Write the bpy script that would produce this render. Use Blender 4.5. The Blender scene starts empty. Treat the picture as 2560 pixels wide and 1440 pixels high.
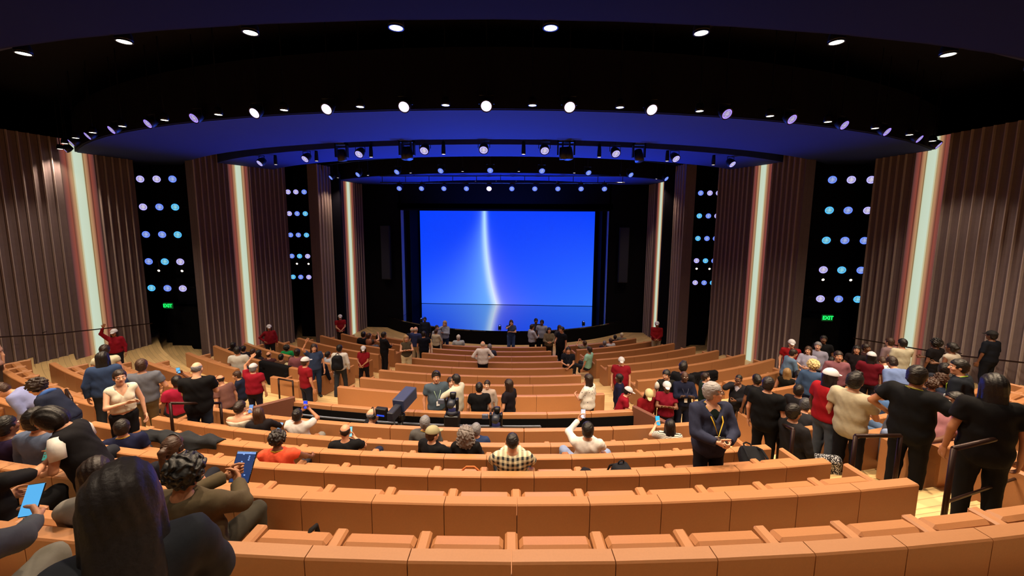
import bpy, bmesh, math, random
import numpy as np
from mathutils import Vector, Matrix

random.seed(7)
D = math.pi / 180
sc = bpy.context.scene
COL = sc.collection

# ------------------------------------------------------------------ camera, world, exposure
CAM = Vector((1.7944, -30.7404, 6.58))
FPX, CYP, YAW, PITCH, ROLL = 1010.0, 673.44, 0.053492, 0.122329, 0.0063114
_F = Vector((-math.sin(YAW) * math.cos(PITCH), math.cos(YAW) * math.cos(PITCH), -math.sin(PITCH)))
_R0 = Vector((math.cos(YAW), math.sin(YAW), 0))
_U0 = _R0.cross(_F)
CR = _R0 * math.cos(ROLL) + _U0 * math.sin(ROLL)
CU = _U0 * math.cos(ROLL) - _R0 * math.sin(ROLL)
cd = bpy.data.cameras.new('camera')
cam = bpy.data.objects.new('camera', cd)
COL.objects.link(cam)
cd.sensor_width = 36.0
cd.lens = FPX / 2560 * 36.0
cd.shift_y = (CYP - 720) / 2560
cd.clip_start = 0.05
cd.clip_end = 200
m = Matrix((CR, CU, -_F)).transposed().to_4x4()
m.translation = CAM
cam.matrix_world = m
sc.camera = cam
wd = bpy.data.worlds.new('world')
sc.world = wd
wd.use_nodes = True
wd.node_tree.nodes['Background'].inputs[0].default_value = (0.45, 0.5, 0.7, 1)
wd.node_tree.nodes['Background'].inputs[1].default_value = 0.0
sc.view_settings.view_transform = 'Standard'
sc.view_settings.look = 'None'
sc.view_settings.exposure = 0.0
sc.view_settings.gamma = 1.0
sc.view_settings.use_curve_mapping = False
try:
    sc.cycles.use_denoising = True
    sc.cycles.max_bounces = 6
    sc.cycles.diffuse_bounces = 3
    sc.cycles.glossy_bounces = 3
    sc.cycles.sample_clamp_indirect = 4.0
except Exception:
    pass
# light levels (hall lamps, plus added stage-lip uplights and last-row downlights)
W_HOUSE, W_RING, W_STAGE, W_BLUE = 760.0, 300.0, 330.0, 8000.0


def ray(x, y):
    return _F + CR * ((x - 1280) / FPX) - CU * ((y - CYP) / FPX)


def P3(R, deg, z=0.0):
    return Vector((R * math.sin(deg * D), -R * math.cos(deg * D), z))


# ------------------------------------------------------------------ materials
def lin(c):
    if isinstance(c, str):
        c = tuple(int(c[i:i + 2], 16) / 255 for i in (0, 2, 4))
    return tuple(((v / 12.92) if v <= 0.04045 else ((v + 0.055) / 1.055) ** 2.4) for v in c)


_mats = {}


def MAT(name, color='808080', rough=0.6, metal=0.0, noise=0.12, scale=30.0, bump=0.0, emit=None, es=1.0, spec=0.5):
    key = (name, color, rough, metal, emit, es)
    if key in _mats:
        return _mats[key]
    mt = bpy.data.materials.new(name)
    mt.use_nodes = True
    nt = mt.node_tree
    b = nt.nodes['Principled BSDF']
    c = lin(color)
    b.inputs['Base Color'].default_value = (*c, 1)
    b.inputs['Roughness'].default_value = rough
    b.inputs['Metallic'].default_value = metal
    b.inputs['Specular IOR Level'].default_value = spec
    if emit:
        b.inputs['Base Color'].default_value = (*[v * .08 for v in c], 1)
        b.inputs['Emission Color'].default_value = (*lin(emit), 1)
        b.inputs['Emission Strength'].default_value = es
    elif noise > 0:
        tc = nt.nodes.new('ShaderNodeTexCoord')
        nz = nt.nodes.new('ShaderNodeTexNoise')
        nz.inputs['Scale'].default_value = scale
        nz.inputs['Detail'].default_value = 3
        nt.links.new(tc.outputs['Object'], nz.inputs['Vector'])
        mx = nt.nodes.new('ShaderNodeMix')
        mx.data_type = 'RGBA'
        mx.inputs[6].default_value = (*[v * (1 - noise) for v in c], 1)
        mx.inputs[7].default_value = (*[min(1, v * (1 + noise)) for v in c], 1)
        nt.links.new(nz.outputs['Fac'], mx.inputs[0])
        nt.links.new(mx.outputs[2], b.inputs['Base Color'])
        if bump > 0:
            bp = nt.nodes.new('ShaderNodeBump')
            bp.inputs['Strength'].default_value = bump
            bp.inputs['Distance'].default_value = 0.01
            nt.links.new(nz.outputs['Fac'], bp.inputs['Height'])
            nt.links.new(bp.outputs[0], b.inputs['Normal'])
    _mats[key] = mt
    return mt


class N:
    """tiny node expression builder"""
    nt = None

    def __init__(s, o):
        s.o = o

    @staticmethod
    def op(k, *a):
        n = N.nt.nodes.new('ShaderNodeMath')
        n.operation = k
        for i, v in enumerate(a):
            if isinstance(v, N):
                N.nt.links.new(v.o, n.inputs[i])
            else:
                n.inputs[i].default_value = float(v)
        return N(n.outputs[0])

    def __add__(s, b): return N.op('ADD', s, b)
    def __radd__(s, b): return N.op('ADD', b, s)
    def __sub__(s, b): return N.op('SUBTRACT', s, b)
    def __rsub__(s, b): return N.op('SUBTRACT', b, s)
    def __mul__(s, b): return N.op('MULTIPLY', s, b)
    def __rmul__(s, b): return N.op('MULTIPLY', b, s)
    def __truediv__(s, b): return N.op('DIVIDE', s, b)
    def __rtruediv__(s, b): return N.op('DIVIDE', b, s)
    def __pow__(s, b): return N.op('POWER', s, b)


def xyz(nt, kind='Object'):
    N.nt = nt
    tc = nt.nodes.new('ShaderNodeTexCoord')
    sp = nt.nodes.new('ShaderNodeSeparateXYZ')
    nt.links.new(tc.outputs[kind], sp.inputs[0])
    return [N(sp.outputs[i]) for i in range(3)]


def rgb(r, g, b):
    n = N.nt.nodes.new('ShaderNodeCombineColor')
    for i, v in enumerate((r, g, b)):
        if isinstance(v, N):
            N.nt.links.new(v.o, n.inputs[i])
        else:
            n.inputs[i].default_value = v
    return n.outputs[0]


# ------------------------------------------------------------------ mesh helpers
def mesh(name, V, F, mats=(), smooth=False, mi=None):
    me = bpy.data.meshes.new(name)
    V = np.asarray(V, dtype=np.float32)
    if isinstance(F, np.ndarray) and len(F):
        k = F.shape[1]
        me.vertices.add(len(V))
        me.vertices.foreach_set('co', V.ravel())
        me.loops.add(F.size)
        me.loops.foreach_set('vertex_index', F.astype(np.int32).ravel())
        me.polygons.add(len(F))
        me.polygons.foreach_set('loop_start', np.arange(0, F.size, k, dtype=np.int32))
        me.update(calc_edges=True)
    else:
        me.from_pydata([tuple(map(float, v)) for v in V], [], [tuple(map(int, f)) for f in F])
    for mt in mats:
        me.materials.append(mt)
    if smooth:
        me.polygons.foreach_set('use_smooth', np.ones(len(me.polygons), dtype=bool))
    if mi is not None:
        me.polygons.foreach_set('material_index', np.asarray(mi, dtype=np.int32))
    me.update()
    return me


def obj(name, me, parent=None, loc=None, rotz=0.0, mat=None, label=None, kind=None):
    o = bpy.data.objects.new(name, me)
    COL.objects.link(o)
    if parent is not None:
        o.parent = parent
    if loc is not None:
        o.location = loc
    if rotz:
        o.rotation_euler[2] = rotz
    if mat is not None and me is not None:
        if not me.materials:
            me.materials.append(mat)
        o.material_slots[0].link = 'OBJECT'
        o.material_slots[0].material = mat
    if label:
        o['label'] = label
    if kind:
        o['kind'] = kind
    return o


def tag(o, label=None, cat=None, group=None, kind=None):
    if label: o['label'] = label
    if cat: o['category'] = cat
    if group: o['group'] = group
    if kind: o['kind'] = kind
    return o


class MB:
    def __init__(s):
        s.v = []; s.f = []; s.m = []

    def box(s, c, d, rot=None, mi=0, bev=0.0):
        x, y, z = d[0] / 2, d[1] / 2, d[2] / 2
        if bev > 0:
            b = min(bev, x * .9, y * .9, z * .9)
            pts = []
            for k in (0, 1, 2):
                for sx in (-1, 1):
                    for sy in (-1, 1):
                        for sz in (-1, 1):
                            pts.append((sx * (x if k == 0 else x - b), sy * (y if k == 1 else y - b), sz * (z if k == 2 else z - b)))
            def I(k, a, b_, c_): return k * 8 + (a > 0) * 4 + (b_ > 0) * 2 + (c_ > 0)
            F = []
            for sg in (-1, 1):
                F.append([I(0, sg, -1, -1), I(0, sg, 1, -1), I(0, sg, 1, 1), I(0, sg, -1, 1)][::sg])
                F.append([I(1, -1, sg, -1), I(1, -1, sg, 1), I(1, 1, sg, 1), I(1, 1, sg, -1)][::sg])
                F.append([I(2, -1, -1, sg), I(2, 1, -1, sg), I(2, 1, 1, sg), I(2, -1, 1, sg)][::sg])
            for a in (-1, 1):
                for b2 in (-1, 1):
                    q = a * b2
                    F.append([I(0, a, b2, -1), I(1, a, b2, -1), I(1, a, b2, 1), I(0, a, b2, 1)][::q])
                    F.append([I(0, a, -1, b2), I(0, a, 1, b2), I(2, a, 1, b2), I(2, a, -1, b2)][::q])
                    F.append([I(1, -1, a, b2), I(2, -1, a, b2), I(2, 1, a, b2), I(1, 1, a, b2)][::-q])
            for a in (-1, 1):
                for b2 in (-1, 1):
                    for c2 in (-1, 1):
                        F.append([I(0, a, b2, c2), I(1, a, b2, c2), I(2, a, b2, c2)][::a * b2 * c2])
        else:
            pts = [(sx * x, sy * y, sz * z) for sx in (-1, 1) for sy in (-1, 1) for sz in (-1, 1)]
            F = [[0, 1, 3, 2], [4, 6, 7, 5], [0, 4, 5, 1], [2, 3, 7, 6], [0, 2, 6, 4], [1, 5, 7, 3]]
        n = len(s.v)
        for p in pts:
            p = Vector(p)
            if rot is not None:
                p = rot @ p
            s.v.append(tuple(p + Vector(c)))
        for f in F:
            s.f.append([i + n for i in f]); s.m.append(mi)
        return s

    def lathe(s, prof, a=(0, 0, 0), ax=(0, 0, 1), n=16, mi=0, cap=True):
        """profile [(r, t)] around axis from a"""
        ax = Vector(ax).normalized()
        u = ax.orthogonal().normalized(); w = ax.cross(u)
        b0 = len(s.v)
        for r, t in prof:
            for k in range(n):
                q = 2 * math.pi * k / n
                s.v.append(tuple(Vector(a) + ax * t + (u * math.cos(q) + w * math.sin(q)) * r))
        for i in range(len(prof) - 1):
            for k in range(n):
                k2 = (k + 1) % n
                s.f.append([b0 + i * n + k, b0 + i * n + k2, b0 + (i + 1) * n + k2, b0 + (i + 1) * n + k]); s.m.append(mi)
        if cap:
            s.f.append([b0 + k for k in range(n)][::-1]); s.m.append(mi)
            e = b0 + (len(prof) - 1) * n
            s.f.append([e + k for k in range(n)]); s.m.append(mi)
        return s

    def tube(s, pts, r, n=8, mi=0):
        pts = [Vector(p) for p in pts]
        b0 = len(s.v)
        up = None
        for i, p in enumerate(pts):
            t = (pts[min(i + 1, len(pts) - 1)] - pts[max(i - 1, 0)]).normalized()
            if up is None:
                up = t.orthogonal().normalized()
            up = (up - t * up.dot(t)).normalized()
            w = t.cross(up)
            rr = r[i] if isinstance(r, (list, tuple)) else r
            for k in range(n):
                q = 2 * math.pi * k / n
                s.v.append(tuple(p + (up * math.cos(q) + w * math.sin(q)) * rr))
        for i in range(len(pts) - 1):
            for k in range(n):
                k2 = (k + 1) % n
                s.f.append([b0 + i * n + k, b0 + i * n + k2, b0 + (i + 1) * n + k2, b0 + (i + 1) * n + k]); s.m.append(mi)
        s.f.append([b0 + k for k in range(n)][::-1]); s.m.append(mi)
        e = b0 + (len(pts) - 1) * n
        s.f.append([e + k for k in range(n)]); s.m.append(mi)
        return s

    def arc(s, prof, a0, a1, n=8, mi=0, org=0.0):
        """sweep closed profile [(R,z)] about the z axis from a0 to a1 degrees; org: R subtracted so the piece is local"""
        b0 = len(s.v); k = len(prof)
        for i in range(n + 1):
            a = (a0 + (a1 - a0) * i / n) * D
            for R, z in prof:
                s.v.append((R * math.sin(a), -R * math.cos(a) + org, z))
        for i in range(n):
            for j in range(k):
                j2 = (j + 1) % k
                s.f.append([b0 + i * k + j, b0 + (i + 1) * k + j, b0 + (i + 1) * k + j2, b0 + i * k + j2]); s.m.append(mi)
        s.f.append([b0 + j for j in range(k)]); s.m.append(mi)
        s.f.append([b0 + n * k + j for j in range(k)][::-1]); s.m.append(mi)
        return s

    def build(s, name, mats=(), smooth=False):
        return mesh(name, s.v, s.f, mats, smooth, s.m)


def fixn(me):
    bm = bmesh.new(); bm.from_mesh(me)
    bmesh.ops.recalc_face_normals(bm, faces=bm.faces)
    bm.to_mesh(me); bm.free()
    return me


ORD = 'first second third fourth fifth sixth seventh eighth ninth tenth eleventh twelfth thirteenth fourteenth fifteenth sixteenth seventeenth eighteenth'.split()

# ------------------------------------------------------------------ common materials
M = {}
M['leather'] = MAT('tan_leather', 'a8734a', 0.42, noise=0.07, scale=60, bump=0.05, spec=0.4)
M['black'] = MAT('black_drape', '08080c', 0.95, noise=0.3, spec=0.1)
M['navyblack'] = MAT('dark_wall_paint', '0b0b16', 0.9, noise=0.1, spec=0.1)
M['soffit'] = MAT('ceiling_ring_paint', '26325e', 0.85, noise=0.04, scale=3, spec=0.15)
M['riser'] = MAT('ceiling_riser_paint', '15141c', 0.9, noise=0.1, spec=0.1)
M['slat'] = MAT('fluted_wood_slat', '66585a', 0.85, noise=0.12, scale=9, spec=0.2)
M['rib'] = MAT('slat_rib_painted_light', '988a88', 0.7, noise=0.1, scale=9, spec=0.2)  # lighter tone paints the light caught along each slat ridge
M['dark'] = MAT('black_metal', '101014', 0.45, metal=0.2, noise=0.2)
M['rail'] = MAT('bronze_railing', '2a1712', 0.4, metal=0.5, noise=0.2)
M['brownwall'] = MAT('plum_brown_leather', '6b4030', 0.6, noise=0.08)
M['shoe'] = MAT('shoe_dark', '1b1a1c', 0.5)
M['shoew'] = MAT('shoe_light', 'c9c2b8', 0.6)


def mat_floor():
    mt = bpy.data.materials.new('light_oak_planks'); mt.use_nodes = True
    nt = mt.node_tree; b = nt.nodes['Principled BSDF']
    x, y, z = xyz(nt)
    R = N.op('SQRT', x * x + y * y)
    th = N.op('ARCTAN2', x, y * -1)
    row = N.op('FLOOR', R * 8.0)
    fr = N.op('FRACT', R * 8.0)
    seg = N.op('FLOOR', th * R * 0.6 + row * 0.37)
    rnd = N.op('FRACT', N.op('SINE', row * 12.9 + seg * 78.2) * 43758.5)
    joint = N.op('GREATER_THAN', fr, 0.07)
    k = (0.78 + rnd * 0.3) * (0.55 + joint * 0.45)
    c = lin('dcbc84')
    nt.links.new(rgb(k * c[0], k * c[1], k * c[2]), b.inputs['Base Color'])
    b.inputs['Roughness'].default_value = 0.45
    return mt


M['floor'] = mat_floor()


def mat_screen():
    mt = bpy.data.materials.new('stage_screen_picture'); mt.use_nodes = True
    nt = mt.node_tree; b = nt.nodes['Principled BSDF']
    u, _, v = xyz(nt, 'Generated')
    w = 1 - v
    c = 0.375 + 0.066 * (w ** 2.4)
    d = u - c
    dl = N.op('MAXIMUM', d * -1, 0.0); dr = N.op('MAXIMUM', d, 0.0)
    gl = N.op('EXPONENT', dl / (0.016 + 0.17 * (w ** 1.6)) * -1)
    gr = N.op('EXPONENT', dr / (0.006 + 0.018 * w) * -1)
    gp = N.op('EXPONENT', dr / (0.02 + 0.09 * (w ** 1.5)) * -1)
    isl = N.op('LESS_THAN', d, 0.0)
    core = N.op('EXPONENT', (d / (0.014 + 0.012 * w)) ** 2.0 * -1)
    g = (isl * gl + (1 - isl) * gr)
    haze = N.op('MAXIMUM', (u - 0.35) * 1.2, 0.0) * w * 0.10 + w * w * 0.05
    r = 0.002 + g * 0.17 + core * 0.42 * (0.6 + 0.4 * w) + (1 - isl) * gp * 0.16 * w + haze * 0.25
    gg = 0.052 + g * 0.40 + core * 0.30 + (1 - isl) * gp * 0.05 + haze * 0.95
    bb = 1.0 + core * 0.0
    b.inputs['Base Color'].default_value = (0.01, 0.01, 0.012, 1)
    b.inputs['Roughness'].default_value = 0.6
    nt.links.new(rgb(r, gg, bb), b.inputs['Emission Color'])
    b.inputs['Emission Strength'].default_value = 1.0
    return mt


M['screen'] = mat_screen()
M['stagefloor'] = MAT('gloss_stage_floor', 'c4c8d4', 0.05, metal=1.0, noise=0)

# ------------------------------------------------------------------ floor heights
CENT = [(13.16, -.03), (14.21, .12), (15.26, .27), (16.31, .41), (17.36, .56), (18.41, .71), (19.46, .86), (20.51, 1.01),
        (22.3, 1.20), (23.75, 1.40), (24.7, 2.08), (25.6, 2.43), (26.5, 2.775), (27.4, 3.115), (28.4, 3.46), (29.75, 3.98), (32.5, 4.93)]
SIDE = CENT[:8] + [(22.0, 1.39), (22.9, 1.62), (23.8, 1.85)] + CENT[10:]
SPL = 12.6


def tier(R, th):
    for r, z in (CENT if abs(th) < SPL else SIDE):
        if R <= r:
            return z
    return 4.93


def build_floor():
    def sector(tab, a0, a1, rmin=9.0):
        prev = rmin
        for i, (r, z) in enumerate(tab):
            zb = z - 0.4 if i else -0.5
            mb = MB().arc([(prev, zb), (r, zb), (r, z), (prev, z)], a0, a1, n=max(2, int(abs(a1 - a0) / 5)))
            o = obj('floor', fixn(mb.build('floor')), mat=M['floor'], kind='structure')
            prev = r
    sector(CENT[:8], -62, 62)
    sector(CENT[8:], -SPL, SPL, 20.51)
    sector(SIDE[8:], -50, -SPL, 20.51)
    sector(SIDE[8:], SPL, 50, 20.51)
    # half steps in the two rear aisles
    for s in (-1, 1):
        for i in range(10, 15):
            r, z = CENT[i]; z2 = CENT[i + 1][1]
            a0, a1 = sorted((s * 12.3, s * 15.3))
            obj('floor', fixn(MB().arc([(r - .45, z), (r + .01, z), (r + .01, (z + z2) / 2), (r - .45, (z + z2) / 2)], a0, a1, 3).build('floor_step')), mat=M['floor'], kind='structure')


build_floor()

# ------------------------------------------------------------------ ceiling
def ring(name, r0, r1, z0, z1, mat, a=78, kind='structure'):
    return obj(name, fixn(MB().arc([(r0, z0), (r1, z0), (r1, z1), (r0, z1)], -a, a, 52).build(name)), mat=mat, kind=kind)


ring('ceiling', 0.5, 34, 10.6, 10.8, M['riser'])
ring('ceiling', 26.0, 33.5, 8.8, 9.9, MAT('near_ceiling_darkened', '12162c', .9, noise=.05, spec=.1))  # nearest ring darkened in colour to offset light bounced off the floor
ring('ceiling', 19.2, 22.2, 8.8, 9.8, M['soffit'])
ring('ceiling', 16.0, 18.3, 8.82, 9.8, M['soffit'])
ring('ceiling', 9.6, 12.75, 8.6, 9.7, M['soffit'])
for r0, r1, z in ((25.94, 26.0, 8.8), (22.2, 22.26, 8.8), (15.94, 16.0, 8.82), (12.75, 12.81, 8.6)):
    ring('trim_1', r0, r1, z + .015, z + 1.2, M['riser'])
# lighting-rig rails in the recesses
for r, z in ((25.2, 9.3), (18.65, 9.1), (13.7, 9.2)):
    ring('trim_2', r - .05, r + .05, z, z + .1, M['dark'])

# ------------------------------------------------------------------ side walls: fluted panels, light slots, dark bays
def strip_glow_mat(nm, stops):
    """emissive strip: colour runs across the panel (object x, 0..1)"""
    mt = bpy.data.materials.new(nm); mt.use_nodes = True
    nt = mt.node_tree; b = nt.nodes['Principled BSDF']
    x, y, z = xyz(nt, 'Generated')
    cr = nt.nodes.new('ShaderNodeValToRGB')
    while len(cr.color_ramp.elements) < len(stops):
        cr.color_ramp.elements.new(0.5)
    for e, (p, c) in zip(cr.color_ramp.elements, stops):
        e.position = p; e.color = (*lin(c), 1)
    tc = nt.nodes.new('ShaderNodeUVMap')
    sp = nt.nodes.new('ShaderNodeSeparateXYZ')
    nt.links.new(tc.outputs[0], sp.inputs[0])
    nt.links.new(sp.outputs[0], cr.inputs[0])
    nt.links.new(cr.outputs[0], b.inputs['Emission Color'])
    b.inputs['Base Color'].default_value = (.03, .025, .02, 1)
    b.inputs['Emission Strength'].default_value = 1.0
    return mt


M['light_core'] = strip_glow_mat('light_slot_diffuser', [(0, 'b9b894'), (.12, 'c2d0b8'), (.85, 'c6d6c0'), (1, 'c0b48c')])
M['glow_in'] = strip_glow_mat('painted_warm_wash', [(0, '7a4a3a'), (.35, 'a87656'), (.9, 'b08c62'), (1, '7a5a38')])  # warm light on the slats beside the diffuser, painted as emission
M['glow_out'] = strip_glow_mat('painted_red_wash', [(0, '3a2826'), (.3, '6c3a36'), (.85, '8a4436'), (1, '5c2e24')])  # outer, redder part of that painted wash


def quad_strip(nm, p0, p1, z0, z1, mat, par, flip=False):
    V = [(p0.x, p0.y, z0), (p1.x, p1.y, z0), (p1.x, p1.y, z1), (p0.x, p0.y, z1)]
    d = (p1 - p0); nrm = Vector((-d.y, d.x, 0)).normalized() * 0.03
    V += [(a + nrm.x, b_ + nrm.y, c) for a, b_, c in V]
    me = mesh(nm, V, [(0, 1, 2, 3), (7, 6, 5, 4), (0, 4, 5, 1), (1, 5, 6, 2), (2, 6, 7, 3), (3, 7, 4, 0)])
    uv = me.uv_layers.new(name='uv')
    uu = [0, 1, 1, 0] * 2
    for lp in me.loops:
        t = uu[lp.vertex_index]
        uv.data[lp.index].uv = ((1 - t) if flip else t, 0.5)
    return obj(nm, fixn(me), par, mat=mat)


def fluted(side, A, B, z0, z1, core, nfl):
    """wall from plan point A (stage end) to B (rear end); core=(t0,t1) of the light slot; slats are parts"""
    A = Vector((*A, 0)); B = Vector((*B, 0))
    L = (B - A).length; u = (B - A).normalized()
    inward = Vector((-u.y, u.x, 0))
    if inward.x * side > 0:
        inward = -inward
    root = bpy.data.objects.new('wall_left' if side < 0 else 'wall_right', None)
    COL.objects.link(root); root['kind'] = 'structure'
    # backing
    c = (A + B) / 2 - inward * 0.25
    rot = Matrix.Rotation(math.atan2(u.y, u.x), 3, 'Z')
    obj('backing', MB().box((c.x, c.y, (z0 + z1) / 2), (L, 0.3, z1 - z0), rot).build('backing'), root, mat=M['slat'])
    wdt = L / nfl
    t0, t1 = core
    i0, i1 = round(t0 * nfl), round(t1 * nfl)
    # one slat shared
    w2 = wdt * .485
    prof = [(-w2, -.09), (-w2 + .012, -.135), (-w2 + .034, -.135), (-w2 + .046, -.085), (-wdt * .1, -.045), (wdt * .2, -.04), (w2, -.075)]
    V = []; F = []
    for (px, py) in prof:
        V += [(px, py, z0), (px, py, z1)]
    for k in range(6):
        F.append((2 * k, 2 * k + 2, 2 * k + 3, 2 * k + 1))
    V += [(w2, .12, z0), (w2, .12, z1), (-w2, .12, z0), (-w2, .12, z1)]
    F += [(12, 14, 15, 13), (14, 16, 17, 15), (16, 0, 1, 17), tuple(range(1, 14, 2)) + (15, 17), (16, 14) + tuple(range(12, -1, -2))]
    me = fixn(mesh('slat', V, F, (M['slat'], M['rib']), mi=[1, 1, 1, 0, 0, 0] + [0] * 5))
    # local -y must look inward
    ang = math.atan2(u.y, u.x)
    if (Matrix.Rotation(ang, 3, 'Z') @ Vector((0, -1, 0))).dot(inward) < 0:
        ang += math.pi
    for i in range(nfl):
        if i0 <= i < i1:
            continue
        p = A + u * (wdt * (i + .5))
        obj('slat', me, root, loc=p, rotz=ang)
    # light slot: diffuser core, side panels paint its wash on the slats
    a, b_ = i0 * wdt, i1 * wdt; w = b_ - a
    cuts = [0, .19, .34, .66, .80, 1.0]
    names = [('painted_glow', 'glow_out'), ('painted_glow', 'glow_in'), ('light_diffuser', 'light_core'), ('painted_glow', 'glow_in'), ('painted_glow', 'glow_out')]
    for k in range(5):
        nm, mk = names[k]
        p0 = A + u * (a + w * cuts[k] + .01) + inward * .03
        p1 = A + u * (a + w * cuts[k + 1] - .01) + inward * .03
        quad_strip(nm, p0, p1, z0, z1, M[mk], root, flip=(k >= 3))
    return root


for s in (-1, 1):
    fluted(s, (8.35 * s, -6.2), (8.85 * s, -11.3), -.3, 9.2, (.36, .57), 20)
    fluted(s, (10.2 * s, -11.6), (11.6 * s, -15.3), -.2, 9.2, (.44, .66), 18)
    fluted(s, (13.95 * s, -15.4), (14.6 * s, -21.5), .3, 9.2, (.19, .36), 24)
    # dark bays between the panels (return wall + deep back wall)
    for (x0, x1, y, dp) in ((8.2, 10.6, -11.3, 1.2), (11.2, 14.6, -15.2, 1.3), (5.9, 8.6, -6.0, .2)):
        cx = (x0 + x1) / 2 * s
        o = obj('wall_left' if s < 0 else 'wall_right', MB().box((cx, y + dp, 4.6), (x1 - x0, .2, 10.4)).build('bay_back'), mat=M['navyblack'], kind='structure')
    obj('wall_left' if s < 0 else 'wall_right', MB().box((16.0 * s, -26, 5), (2.2, 10, 11)).build('rear_side'), mat=M['slat'], kind='structure')
obj('wall_rear', MB().box((0, -33.4, 6.5), (34, .3, 8)).build('rear'), mat=M['navyblack'], kind='structure')

# ------------------------------------------------------------------ stage and proscenium
def box_obj(name, c, d, mat, parent=None, kind=None, bev=0.0, rot=None):
    return obj(name, MB().box(c, d, rot, bev=bev).build(name), parent, mat=mat, kind=kind)


stage_z = .73
pts = [(9.98 * math.sin(a * D), -9.98 * math.cos(a * D)) for a in np.linspace(-52, 52, 53)]
V = [(x, y, stage_z) for x, y in pts] + [(x, y, -.3) for x, y in pts]
n = len(pts)
F = [[i, i + n, i + n + 1, i + 1] for i in range(n - 1)]
obj('wall_stage_front', fixn(mesh('stage_front', V, F)), mat=M['black'], kind='structure')
V = [(x, y, stage_z) for x, y in pts] + [(x, y, stage_z - .06) for x, y in pts] + [(8.5, -2.9, stage_z), (-8.5, -2.9, stage_z)]
F = [list(range(n)) + [2 * n, 2 * n + 1]] + [[i, i + n, i + n + 1, i + 1] for i in range(n - 1)]
obj('floor', fixn(mesh('stage_top', V, F)), mat=M['stagefloor'], kind='structure')
for s in (-1, 1):
    nm = 'wall_left' if s < 0 else 'wall_right'
    box_obj(nm, (7.35 * s, -6.9, 5.2), (2.5, .2, 11), M['black'], kind='structure')
    # pale jamb of the opening, then the black leg behind it
    box_obj('trim_3', (6.12 * s, -6.75, 3.92), (.06, .5, 6.36), MAT('pale_jamb', '8d93a6', .5), kind='structure')
    box_obj(nm, (6.2 * s, -4.9, 4), (.2, 3.2, 7), M['black'], kind='structure')
box_obj('wall_stage', (0, -6.9, 9.1), (12.4, .2, 4.0), M['black'], kind='structure')
box_obj('wall_stage', (0, -4.9, 7.35), (12.6, 4.2, .3), M['black'], kind='structure')
box_obj('wall_stage', (0, -2.9, 4.5), (14, .2, 9), M['black'], kind='structure')
sr = tag(bpy.data.objects.new('projection_screen', None), 'giant blue stage screen showing a curved white beam of light', 'screen')
COL.objects.link(sr); sr.location = (-.07, -3.4, stage_z)
V = [(-5.9, 0, .03), (5.9, 0, .03), (5.9, 0, 6.42), (-5.9, 0, 6.42)]
V += [(x, .08, z) for x, _, z in V]
me = fixn(mesh('picture', V, [(0, 1, 2, 3), (7, 6, 5, 4), (0, 4, 5, 1), (1, 5, 6, 2), (2, 6, 7, 3), (3, 7, 4, 0)]))
obj('picture', me, sr, mat=M['screen'])
fr = MB().box((0, .15, 3.2), (12.0, .1, 6.6))
obj('frame', fr.build('frame'), sr, mat=M['black'])
for s in (-1, 1):      # column speakers hung beside the opening
    t = tag(bpy.data.objects.new('column_speaker', None), ['tall black column speaker left of the stage opening', 'tall black column speaker right of the stage opening'][s > 0], 'speaker')
    COL.objects.link(t); t.location = (6.95 * s, -7.25, 3.0)
    obj('cabinet', MB().box((0, 0, 1.6), (.55, .3, 3.2), bev=.03).build('cabinet'), t, mat=MAT('speaker_cabinet', '0c0f1a', .6))
    obj('grille', MB().box((0, -.16, 1.6), (.47, .02, 3.1)).build('grille'), t, mat=MAT('speaker_grille', '11162a', .8))

# ------------------------------------------------------------------ seating
ROWCUSH = {}
CUSH_UP, CUSH_DN, ARM = {}, {}, None


def seat_meshes(w):
    k = round(w, 2)
    if k not in CUSH_UP:
        rot = Matrix.Rotation(-8 * D, 3, 'X')
        CUSH_UP[k] = MB().box((0, 0, 0), (w, .16, .40), rot, bev=.03).build('seat_cushion', (M['leather'],), False)
        CUSH_DN[k] = MB().box((0, 0, 0), (w, .44, .12), bev=.03).build('seat_cushion_down', (M['leather'],), False)
    return CUSH_UP[k], CUSH_DN[k]


ARM = MB().box((0, 0, .322), (.10, .44, .665), bev=.018).build('armrest', (M['leather'],))
ENDP = MB().box((0, 0, .335), (.075, .70, .67), bev=.02).build('end_panel', (M['leather'],))


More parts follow.
